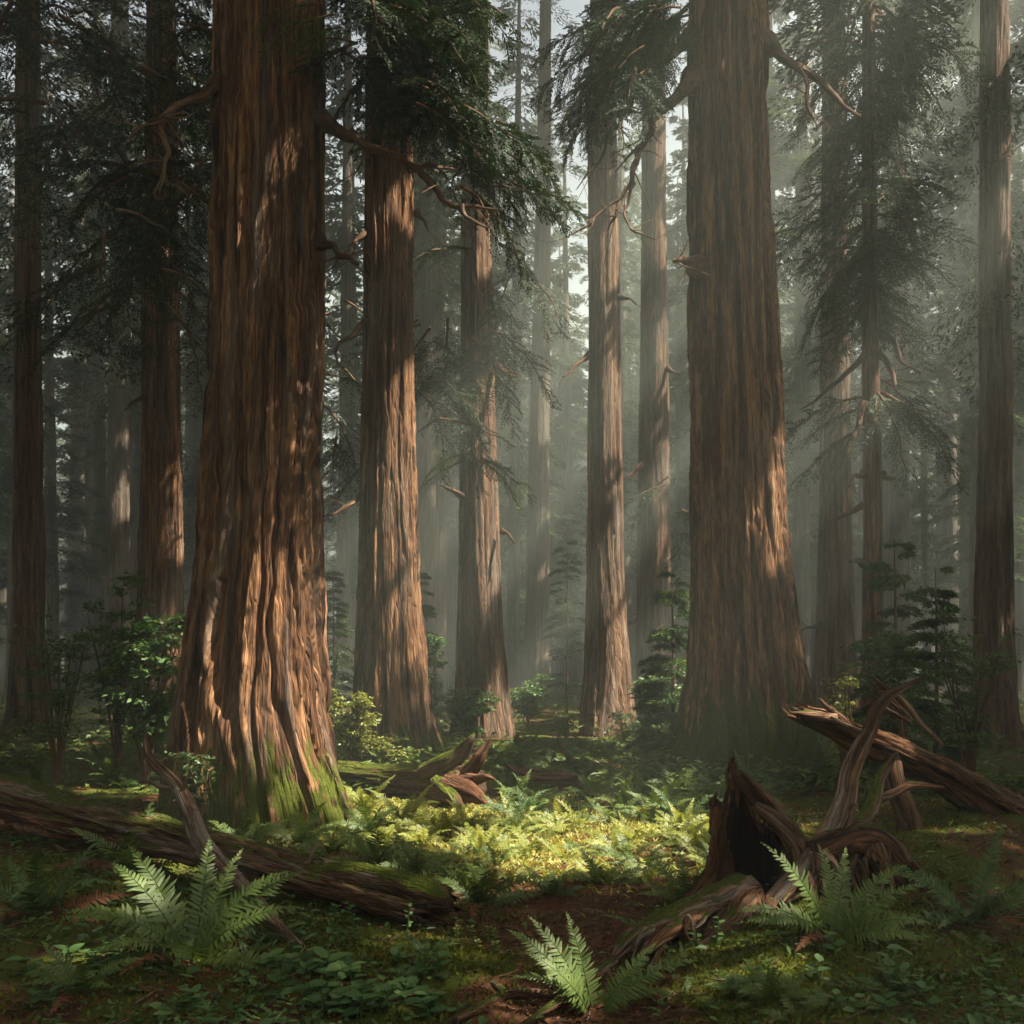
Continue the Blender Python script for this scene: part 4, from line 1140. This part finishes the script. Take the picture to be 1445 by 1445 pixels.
# uprooted root mass with the long curved branch
t = wood_thing("uprooted_snag", "tangled dead snag at right with a long curved branch and arching roots", "snag", G(1150, 1300))
part(t, "stem", [(1080, 1296, 6.9, 22), (1112, 1262, 7.0, 24), (1140, 1232, 7.1, 23), (1160, 1196, 7.2, 20), (1180, 1162, 7.25, 18), (1192, 1128, 7.3, 15), (1197, 1096, 7.35, 13), (1210, 1062, 7.4, 12), (1226, 1032, 7.45, 10), (1236, 1004, 7.5, 9), (1252, 984, 7.5, 8), (1276, 970, 7.55, 5), (1300, 958, 7.6, 2.5)], M["dry"], 901, 28, .022, .014, .05, .5)
part(t, "limb", [(1172, 1172, 7.25, 14), (1200, 1162, 7.3, 12), (1222, 1150, 7.35, 11), (1234, 1126, 7.4, 9), (1240, 1102, 7.45, 7), (1252, 1082, 7.5, 6), (1266, 1062, 7.5, 3)], M["dead_moss"], 902, 14, .025, .008, .04, .3)
part(t, "limb", [(1236, 1128, 7.4, 7), (1262, 1118, 7.45, 6), (1286, 1108, 7.5, 6), (1330, 1112, 7.6, 4)], M["dead_red"], 903, 12, .03, .006)
part(t, "limb", [(1262, 978, 7.52, 5), (1280, 996, 7.5, 5), (1300, 1022, 7.5, 4), (1330, 1050, 7.5, 2)], M["dead"], 904, 10, .03, .005)
for q, r in enumerate([[(1150, 1206, 7.1, 22), (1190, 1190, 7.15, 24), (1225, 1186, 7.2, 22), (1256, 1202, 7.2, 18), (1278, 1226, 7.1, 12), (1300, 1246, 7.0, 8), (1320, 1276, 6.9, 4)],
                       [(1150, 1208, 7.0, 12), (1152, 1224, 6.95, 8), (1146, 1244, 6.9, 6), (1150, 1262, 6.85, 5), (1154, 1284, 6.8, 3)],
                       [(1158, 1206, 7.0, 11), (1176, 1222, 6.95, 7), (1186, 1242, 6.9, 6), (1196, 1262, 6.85, 4), (1200, 1284, 6.8, 2)],
                       [(1234, 1194, 7.1, 14), (1246, 1220, 7.05, 8), (1242, 1246, 7.0, 5), (1238, 1272, 6.9, 3)],
                       [(1250, 1200, 7.15, 10), (1256, 1228, 7.1, 6), (1276, 1252, 7.0, 4), (1296, 1270, 6.9, 2)],
                       [(1106, 1250, 7.1, 14), (1100, 1274, 7.0, 14), (1088, 1304, 6.85, 12), (1075, 1330, 6.7, 6)],
                       [(1180, 1196, 7.3, 34), (1220, 1220, 7.5, 40), (1262, 1256, 7.6, 34), (1300, 1290, 7.6, 30)],
                       [(1196, 1192, 7.1, 10), (1226, 1200, 7.0, 7), (1236, 1216, 6.95, 4)]]):
    part(t, "root", r, M["dead" if q in (1, 2, 5) else "dead_red"], 910 + q, 18, .025, .012, .05, .35)
rootlets(t, 22, 8100, [(1160, 1215, 6.95, -10, 80), (1200, 1200, 7.05, 15, 80), (1240, 1205, 7.05, 20, 80), (1275, 1225, 7.05, 40, 60), (1130, 1240, 7.0, -30, 60), (1180, 1190, 7.2, 60, -50)])
# splintered log behind
t = wood_thing("splintered_log", "broken log with a pale splintered end, raised behind the curved branch", "log", G(1290, 1190))
part(t, "log_body", [(1420, 1150, 9.6, 29), (1360, 1112, 9.5, 28), (1300, 1078, 9.3, 26), (1250, 1056, 9.1, 24), (1205, 1037, 9.0, 21), (1168, 1020, 8.9, 17), (1145, 1011, 8.85, 11)], M["dead_red"], 931, 120, .022, .045, .085, .6, jag=.16, hollow=.2)
part(t, "splinter", [(1176, 1016, 8.8, 11), (1150, 1010, 8.75, 8), (1130, 1007, 8.7, 4), (1118, 1006, 8.7, 1.5)], M["dead"], 932, 10, .02, .006)
part(t, "splinter", [(1200, 1026, 8.8, 8), (1180, 1008, 8.8, 6), (1166, 997, 8.75, 4.5), (1157, 986, 8.75, 2)], M["dead"], 933, 10, .02, .005)
part(t, "splinter", [(1218, 1034, 8.75, 6), (1192, 1022, 8.7, 5), (1172, 1012, 8.7, 2)], M["dead"], 934, 8, .02, .004)
part(t, "root", [(1260, 1058, 9.1, 12), (1262, 1100, 9.0, 14), (1280, 1150, 9.0, 16), (1290, 1200, 9.0, 18)], M["dead_red"], 935, 14, .03, .012)
# twig tangle above, at right
t = wood_thing("twig_tangle", "spray of thin bare twigs behind the curved branch's tip", "twigs", G(1262, 1110))
rr = random.Random(4)
for q in range(9):
    x0, y0 = 1272 + rr.uniform(-10, 14), 1010 + rr.uniform(-14, 14)
    part(t, "twig", [(x0, y0, 9.4, 3), (x0 - 20 - rr.uniform(0, 14), y0 - 22 - rr.uniform(-10, 14), 9.3, 1.8), (x0 - 36 - rr.uniform(0, 18), y0 - 38 - rr.uniform(-16, 20), 9.2, .7)], M["dead"], 940 + q, 5, .05, 0)
part(t, "stem", [(1270, 1110, 9.4, 7), (1274, 1060, 9.4, 6), (1272, 1010, 9.4, 4)], M["dead"], 950, 8, .05, .003)
# surface roots at the bottom
t = wood_thing("surface_root", "crooked grey root on bare soil at the bottom centre", "root", G(730, 1415))
part(t, "root", [(640, 1440, 5.1, 8), (690, 1416, 5.35, 8), (716, 1402, 5.45, 8), (750, 1402, 5.45, 8), (790, 1404, 5.4, 8), (822, 1388, 5.5, 9), (845, 1370, 5.7, 8), (866, 1356, 5.9, 6)], M["dead"], 961, 14, .02, .008, .04, .3)
part(t, "root", [(800, 1402, 5.4, 6), (780, 1420, 5.25, 6), (750, 1438, 5.1, 5), (720, 1460, 5.0, 4)], M["dead"], 962, 10, .02, .006)
part(t, "root", [(716, 1402, 5.45, 5), (690, 1386, 5.6, 3), (655, 1388, 5.6, 1.2)], M["dead"], 963, 8, .02, .003)

# ------------------------------------------------------------------ shrubs, saplings, small plants
def shrub(px, py, top, w, label, key, nleaf, leafpx, seed, group=None, Y=None, stems=5, name="shrub", tall=.55, cat="shrub"):
    """px,py: foot; top: pixel row of the highest leaves; w: half width in pixels"""
    p = G(px, py) if Y is None else np.array([(px - CX) / F * Y, Y, float(gz((px - CX) / F * Y, Y))])
    u = p[1] / F
    footpy = HY + (CAMZ - p[2]) / u
    H = (footpy - top) * u; W = w * u
    t = thing(name, label, cat, p, group)
    rng = np.random.default_rng(seed)
    mw = MB(); tips = []
    for s in range(stems):
        a = rng.uniform(0, 2 * PI); rr = W * rng.uniform(.2, .85); h = H * rng.uniform(.6, .97)
        e = np.array([math.cos(a) * rr, math.sin(a) * rr * .8, h])
        c = [[0, 0, -.03, .012 * H ** .5 + .004], [e[0] * .25 + rng.normal(0, .03), e[1] * .25, h * .4, .009 * H ** .5 + .003], [e[0] * .7, e[1] * .7, h * .75, .006 * H ** .5 + .002], [*e, .003]]
        tube(mw, c, 6, .08)
        cc = spline(c, 14)
        for b in range(9):
            i = int(rng.integers(4, 14)); q = cc[i][:3]
            dv = rand_unit(1, rng)[0]; dv[2] = abs(dv[2]) * .5
            ln = rng.uniform(.15, .42) * W * 1.3
            e2 = q + dv * ln
            tube(mw, [[*q, .004], [*((q + e2) / 2 + [0, 0, .02]), .003], [*e2, .0015]], 4, .08)
            tips.append((q, e2))
    obj("stem", mw, M["branch"], t)
    leafpx = leafpx * .68; nleaf = int(nleaf * 1.9)
    ml = MB(); m = nleaf // len(tips)
    L = leafpx * u
    ps, ds, ns = [], [], []
    for q, e in tips:
        f = rng.uniform(.25, 1.08, m)[:, None]
        ps.append(q + (e - q) * f + rng.normal(0, L * .8, (m, 3)) * [1, 1, .35])
        d = norm(e - q) + rng.normal(0, .75, (m, 3)); d[:, 2] = d[:, 2] * .4 - .15
        ds.append(d); ns.append(np.array([[0, 0, 1.0]]) + rng.normal(0, .35, (m, 3)))
    ps = np.concatenate(ps); ds = np.concatenate(ds); ns = np.concatenate(ns)
    leaf_ovate(ml, ps, ds, ns, L * rng.uniform(.6, 1.25, len(ps)), L * tall * rng.uniform(.8, 1.1, len(ps)), np.clip(rng.normal(.5, .2, len(ps)), 0, 1))
    obj("foliage", ml, M[key], t, smooth=False)
    return t


shrub(500, 1104, 955, 50, "yellow-green sunlit shrub between the huge trunk and its brown neighbour", "leaf_sun", 1500, 10, 1001, "leafy shrubs", stems=7)
shrub(560, 1085, 1036, 42, "low sunlit sprig with pale leaves behind the mossy log", "leaf_sun", 420, 10, 1002, "leafy shrubs", Y=15.8)
shrub(285, 1165, 1056, 46, "small upright sapling with rounded leaves behind the forked dead branch", "leaf", 150, 13, 1003, "leafy shrubs", stems=3)
shrub(205, 1060, 870, 66, "mid-green shrub left of the huge trunk", "leaf", 1900, 15, 1004, "leafy shrubs", Y=14.5, stems=7)
shrub(165, 1060, 800, 60, "dark tall bush below the dark reddish trunk", "leaf", 1700, 14, 1005, "leafy shrubs", Y=17.0, stems=7)
shrub(80, 1085, 850, 80, "dark bush in front of the far left trunk", "leaf", 900, 12, 1006, "leafy shrubs", Y=15.0, stems=7)
shrub(660, 1052, 972, 46, "grey-green bush at the foot of the trunk crossed by a green bough", "leaf", 1300, 10, 1007, "leafy shrubs", stems=6)
shrub(605, 1040, 880, 34, "dim bush right of the brown trunk's foot", "leaf", 1000, 10, 1008, "leafy shrubs", Y=24, stems=6)
shrub(745, 1035, 955, 34, "misty bush left of the slim grey-green trunk's foot", "leaf", 900, 9, 1009, "leafy shrubs", Y=28, stems=6)
shrub(800, 1050, 1008, 26, "small misty bush left of the sunbeam-veiled trunk's foot", "leaf", 300, 7, 1010, "leafy shrubs", stems=5)
shrub(880, 1055, 1000, 28, "small bluish bush right of the sunbeam-veiled trunk's foot", "leaf", 300, 8, 1011, "leafy shrubs", stems=5)
shrub(925, 1075, 935, 44, "bright-tipped bush at the great right trunk's left side", "leaf", 1300, 11, 1012, "leafy shrubs", stems=6)
shrub(1195, 1060, 905, 36, "yellowish bush right of the great trunk, above the splintered log", "leaf_sun", 420, 10, 1013, "leafy shrubs", Y=13.5, stems=5)
shrub(1255, 1080, 890, 60, "dark green bush behind the twig tangle", "leaf", 1700, 12, 1014, "leafy shrubs", Y=14.5, stems=7)
shrub(1370, 1090, 850, 90, "dark bush in front of the far right trunk", "leaf", 1000, 12, 1015, "leafy shrubs", Y=13.0, stems=8)
shrub(470, 1050, 870, 30, "dim bush between the huge trunk and its neighbour, behind the sunlit shrub", "leaf", 500, 7, 1016, "leafy shrubs", Y=25, stems=5)


def sapling(px, py, top, w, label, seed, Y, key="needle_light"):
    x = (px - CX) / F * Y; u = Y / F; z = float(gz(x, Y)); H = (HY + (CAMZ - z) / u - top) * u; W = w * u
    t = thing("conifer_sapling", label, "sapling", (x, Y, z), "young conifers")
    mb = MB(); tube(mb, [[0, 0, -.05, .045], [0.02, 0, H * .5, .028], [0, 0, H, .006]], 8, .15)
    obj("trunk", mb, M["branch"], t)
    cm = crown_mesh("crown", seed, H * .08, H * 1.0, W * 1.1, 46, .10, .028, M[key], per=300, gap_test=False, wob=.12, narrow=.12)
    obj("crown", cm, parent=t)
    return t


sapling(948, 1060, 805, 56, "young conifer with layered boughs against the great right trunk's left edge", 1101, 18.0)
sapling(1262, 1060, 760, 70, "young dark conifer below the thin dark conifer at right", 1102, 15.5)
sapling(1320, 1060, 800, 60, "young conifer at the far right, beside the darker one", 1103, 17.0)
sapling(590, 1040, 800, 36, "misty young conifer right of the brown trunk", 1104, 27.0)
sapling(800, 1020, 740, 40, "misty young conifer between the slim trunk and the sunbeam-veiled one", 1105, 38.0, "needle_far")
sapling(470, 1040, 800, 36, "misty young conifer right of the huge trunk", 1106, 28.0, "needle_far")


def sprig(px, py, h, leaf, n, label, key, seed, group, name="small_plant"):
    """a little upright plant: stem and paired leaves.  h, leaf in photograph pixels"""
    p = G(px, py); u = p[1] / F
    t = thing(name, label, "plant", (p[0], p[1], float(floor_z(p[0], p[1]))), group)
    rng = np.random.default_rng(seed)
    H = h * u; L = leaf * u
    top = np.array([rng.normal(0, .15) * H, rng.normal(0, .15) * H, H])
    c = [[0, 0, -.02, .005], [top[0] * .3, top[1] * .3, H * .5, .004], [*top, .002]]
    mw = MB(); tube(mw, c, 5, .03); obj("stem", mw, M["leaf"], t)
    cc = spline(c, 20)[:, :3]
    ml = MB(); f = np.linspace(.25, 1, n); i = (f * 19).astype(int)
    a = np.arange(n) * 2.4 + rng.uniform(0, 6)
    d = np.stack([np.cos(a), np.sin(a), rng.uniform(.05, .6, n)], -1)
    leaf_ovate(ml, cc[i], d, np.stack([-.4 * np.cos(a), -.4 * np.sin(a) - .25, 1 + 0 * a], -1) + rng.normal(0, .2, (n, 3)), L * rng.uniform(.7, 1.15, n), L * .62, rng.uniform(.3, .8, n), .08, .12)
    obj("leaves", ml, M[key], t, smooth=False)
    return t


SP = [(395, 1410, 60, 30, 9, "upright broad-leaved plant right of the large lower left fern"), (378, 1300, 55, 10, 16, "thin feathery sprig below the log, right of the dead branch"), (470, 1330, 50, 12, 16, "bushy clover-leaved sprig in front of the log's right half"),
      (500, 1318, 44, 12, 14, "small clover-leaved sprig beside the log's hollow end, left one"), (575, 1320, 40, 10, 10, "small sprig in front of the log's hollow mouth"), (1012, 1340, 46, 12, 8, "tall thin sprig before the stump's roots"),
      (985, 1348, 36, 14, 8, "round-leaved sprig at the left of the stump's roots"), (945, 1372, 34, 13, 8, "round-leaved sprig below the stump's long root"), (1040, 1412, 40, 30, 6, "broad-leaved plant on the right mossy mound"), (915, 1378, 28, 12, 8, "round-leaved sprig right of the bottom fern")]
for k, (px, py, h, lf, n, lb) in enumerate(SP):
    sprig(px, py, h, lf, n, lb, "leaf", 1200 + k, "small plants on the floor")
rng = np.random.default_rng(61)
for k in range(34):
    sprig(rng.uniform(425, 620), rng.uniform(1362, 1440), rng.uniform(16, 34), rng.uniform(20, 30), 7, "low plant with heart-shaped leaves in the bottom patch left of the root", "leaf", 1300 + k, "heart-leaved plants at the bottom", "leafy_plant")
for k in range(13):
    u = k / 12
    sprig(635 + 85 * u + rng.normal(0, 7), 1322 + 28 * u + rng.normal(0, 7), rng.uniform(14, 24), 8, 9, "tiny pale yellow-leaved sprig beyond the log's hollow end", "leaf_sun", 1400 + k, "pale sprigs by the hollow log")
for k in range(26):
    sprig(rng.uniform(20, 420) if k % 2 else rng.uniform(1060, 1420), rng.uniform(1350, 1440), rng.uniform(14, 30), rng.uniform(18, 28), 6, "dim low plant in a dark bottom corner", "leaf", 1450 + k, "dim plants in the bottom corners", "leafy_plant")


# ------------------------------------------------------------------ ground cover (uncountable)
def scatter(n, seed, fn):
    """random ground points weighted by fn(x,y) 0..1, denser near the camera"""
    rng = np.random.default_rng(seed)
    y = 4.6 + 14.0 * rng.random(n) ** 1.7
    x = rng.uniform(-.62, .62, n) * (y + 1.2)
    keep = rng.random(n) < fn(x, y)
    x, y = x[keep], y[keep]
    return x, y, floor_z(x, y), rng


def mound(x, y):
    return np.clip(np.exp(-((x + .45) / .75) ** 2 - ((y - 6.1) / .55) ** 2) + np.exp(-((x - 1.25) / .55) ** 2 - ((y - 5.7) / .6) ** 2) + .8 * np.exp(-((x + .5) / .8) ** 2 - ((y - 7.6) / .5) ** 2), 0, 1)


def mossfn(x, y):
    return mound(x, y) + np.clip((.56 - .55 * path_amount(x, y) + .2 * fbm(x * .8 + 5, y * .8 + 5, 85, 3) - .30) * 3, 0, 1) * np.clip(.5 + 2.2 * fbm(x * 1.2 + 8, y * 1.2 + 3, 95, 3), 0, 1)


x, y, z, rng = scatter(190000, 71, mossfn)
n = len(x); mb = MB()
d = rand_unit(n, rng); d[:, 2] = np.abs(d[:, 2]) + .6
leaf_diamonds(mb, np.stack([x, y, z - .006], -1), d, rand_unit(n, rng), rng.uniform(.018, .045, n), rng.uniform(.010, .022, n), np.clip(.5 + 1.1 * fbm(x * 3, y * 3, 97, 3) + rng.normal(0, .15, n), 0, 1))
tag(obj("moss", mb, M["moss"], smooth=False), "tufted green moss cushions over the forest floor", "moss", None, "stuff")

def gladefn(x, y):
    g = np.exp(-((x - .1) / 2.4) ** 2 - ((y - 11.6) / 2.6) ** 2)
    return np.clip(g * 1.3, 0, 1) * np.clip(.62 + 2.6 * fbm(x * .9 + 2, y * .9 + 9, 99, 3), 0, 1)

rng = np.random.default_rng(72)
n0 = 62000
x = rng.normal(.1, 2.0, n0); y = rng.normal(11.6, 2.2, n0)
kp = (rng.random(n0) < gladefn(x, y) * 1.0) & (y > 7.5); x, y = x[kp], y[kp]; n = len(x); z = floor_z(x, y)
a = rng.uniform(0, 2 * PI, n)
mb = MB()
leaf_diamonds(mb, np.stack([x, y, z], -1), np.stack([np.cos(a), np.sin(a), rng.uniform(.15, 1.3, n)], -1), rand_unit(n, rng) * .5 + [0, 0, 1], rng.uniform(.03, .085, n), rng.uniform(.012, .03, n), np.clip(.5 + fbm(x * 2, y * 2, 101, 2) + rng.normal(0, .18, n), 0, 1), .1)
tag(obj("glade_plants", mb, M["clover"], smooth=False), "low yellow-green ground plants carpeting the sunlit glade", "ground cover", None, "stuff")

x, y, z, rng = scatter(40000, 73, lambda x, y: np.clip(.4 + .75 * path_amount(x, y), 0, 1) * np.clip(.5 + 2 * fbm(x * 1.6, y * 1.6, 103, 2), 0, 1))
n = len(x); a = rng.uniform(0, 2 * PI, n); mb = MB()
leaf_ovate(mb, np.stack([x, y, z + .006], -1), np.stack([np.cos(a), np.sin(a), rng.normal(0, .22, n)], -1), np.array([[0, 0, 1.0]]) + rng.normal(0, .3, (n, 3)), rng.uniform(.02, .065, n), rng.uniform(.012, .03, n), np.clip(rng.normal(.5, .22, n), 0, 1), .2, -.1)
tag(obj("leaf_litter", mb, M["litter"], smooth=False), "reddish brown fallen leaves and duff on bare soil", "leaf litter", None, "stuff")

x, y, z, rng = scatter(2600, 76, lambda x, y: .5 + .5 * path_amount(x, y))
mb = MB()
for i in range(len(x)):
    a = rng.uniform(0, 2 * PI); L = rng.uniform(.05, .30) * (1 if rng.random() < .85 else 1.8); h = np.array([math.cos(a), math.sin(a), rng.normal(0, .12)]) * L
    p0 = np.array([x[i], y[i], z[i] + .012]); k_ = rng.normal(0, .06, 3) * L; rd = rng.uniform(.0025, .007)
    tube(mb, [[*p0, rd], [*(p0 + h * .5 + k_), rd * .85], [*(p0 + h), rd * .4]], 4, .2, seed=i % 97)
tag(obj("twig_litter", mb, M["dead"]), "small fallen twigs and bark scraps strewn on the floor", "twigs", None, "stuff")


def lowfn(x, y):
    return np.clip(.35 + 2.4 * fbm(x * .7 + 31, y * .7 + 12, 105, 3), 0, 1) * (1 - .9 * path_amount(x, y)) * (1 - .9 * mound(x, y)) * np.clip(.25 + 3.5 * (fbm(x * 1.5 + 3, y * 1.5 + 6, 111, 3) + .12), 0, 1) * (1 - np.exp(-((x - .1) / 2.2) ** 2 - ((y - 11.3) / 2.2) ** 2))

x, y, z, rng = scatter(60000, 74, lowfn)
n = len(x); a = rng.uniform(0, 2 * PI, n); mb = MB()
leaf_ovate(mb, np.stack([x, y, z + rng.uniform(.0, .07, n)], -1), np.stack([np.cos(a), np.sin(a), rng.uniform(-.1, .6, n)], -1), np.array([[0, 0, 1.0]]) + rng.normal(0, .35, (n, 3)), .02 + .085 * rng.random(n) ** 2.2, .013 + .040 * rng.random(n) ** 2, np.clip(rng.normal(.4, .2, n), 0, 1))
tag(obj("undergrowth", mb, M["leaf"], smooth=False), "dark green low leaves filling the shaded floor", "undergrowth", None, "stuff")

# undergrowth of the middle distance
rng = np.random.default_rng(75)
n = 60000
y = 14 + 40 * rng.random(n) ** 1.4; x = rng.uniform(-.6, .6, n) * y
kp = rng.random(n) < np.clip(.45 + 2.4 * fbm(x * .5 + 3, y * .5 + 3, 107, 3), 0, 1); x, y = x[kp], y[kp]; n = len(x)
h = np.clip(.25 + 1.2 * fbm(x * .6 + 13, y * .6 + 3, 109, 3), .05, .8)
a = rng.uniform(0, 2 * PI, n); mb = MB()
leaf_diamonds(mb, np.stack([x, y, gz(x, y) + h * rng.random(n) ** .7], -1), np.stack([np.cos(a), np.sin(a), rng.uniform(-.3, .6, n)], -1), np.array([[0, 0, 1.0]]) + rng.normal(0, .4, (n, 3)), rng.uniform(.08, .24, n), rng.uniform(.03, .08, n), np.clip(rng.normal(.5, .2, n), 0, 1), .08)
tag(obj("understorey", mb, M["fern"], smooth=False), "misty green low growth between the far trunks", "undergrowth", None, "stuff")

# ------------------------------------------------------------------ air
m, nt, out = mat("forest_haze")
pv = nt.nodes.new("ShaderNodeVolumePrincipled")
pv.inputs["Color"].default_value = (.87, .98, .88, 1); pv.inputs["Density"].default_value = .0055; pv.inputs["Anisotropy"].default_value = .12
nt.links.new(pv.outputs[0], out.inputs["Volume"])
mb = MB()
x0, x1, y0, y1, z0, z1 = -226, 226, -226, 226, -3, 60
vv = [(x0, y0, z0), (x1, y0, z0), (x1, y1, z0), (x0, y1, z0), (x0, y0, z1), (x1, y0, z1), (x1, y1, z1), (x0, y1, z1)]
mb.add(vv, [[0, 3, 2, 1], [4, 5, 6, 7], [0, 1, 5, 4], [1, 2, 6, 5], [2, 3, 7, 6], [3, 0, 4, 7]])
tag(obj("haze", mb, m, smooth=False), "pale grey-green mist hanging between the trees", "haze", None, "stuff")

# ------------------------------------------------------------------ light
w = bpy.data.worlds.new("World"); SC.world = w; w.use_nodes = True
nt = w.node_tree; nt.nodes.clear()
sky = nt.nodes.new("ShaderNodeTexSky"); sky.sky_type = "NISHITA"; sky.sun_disc = False
sky.sun_elevation = SUN_EL; sky.sun_rotation = math.radians(90) + SUN_BACK
sky.dust_density = 7.0; sky.air_density = .55; sky.ozone_density = .3
bg = nt.nodes.new("ShaderNodeBackground"); bg.inputs[1].default_value = .05
wo = nt.nodes.new("ShaderNodeOutputWorld")
nt.links.new(sky.outputs[0], bg.inputs[0]); nt.links.new(bg.outputs[0], wo.inputs[0])
sl = bpy.data.lights.new("sun", "SUN"); sl.energy = 5.0; sl.angle = math.radians(.5); sl.color = (1.0, .91, .74)
so = bpy.data.objects.new("sun", sl); COL.objects.link(so)
so.rotation_euler = Vector(SDIR).to_track_quat("Z", "Y").to_euler()

# ------------------------------------------------------------------ render settings
SC.view_settings.view_transform = "Standard"; SC.view_settings.look = "None"
SC.view_settings.exposure = 2.5; SC.view_settings.gamma = 1.0
cy = SC.cycles
cy.use_denoising = True
cy.max_bounces = 6; cy.diffuse_bounces = 3; cy.glossy_bounces = 2; cy.transmission_bounces = 4; cy.volume_bounces = 0
cy.use_adaptive_sampling = False
cy.sample_clamp_indirect = 4.0
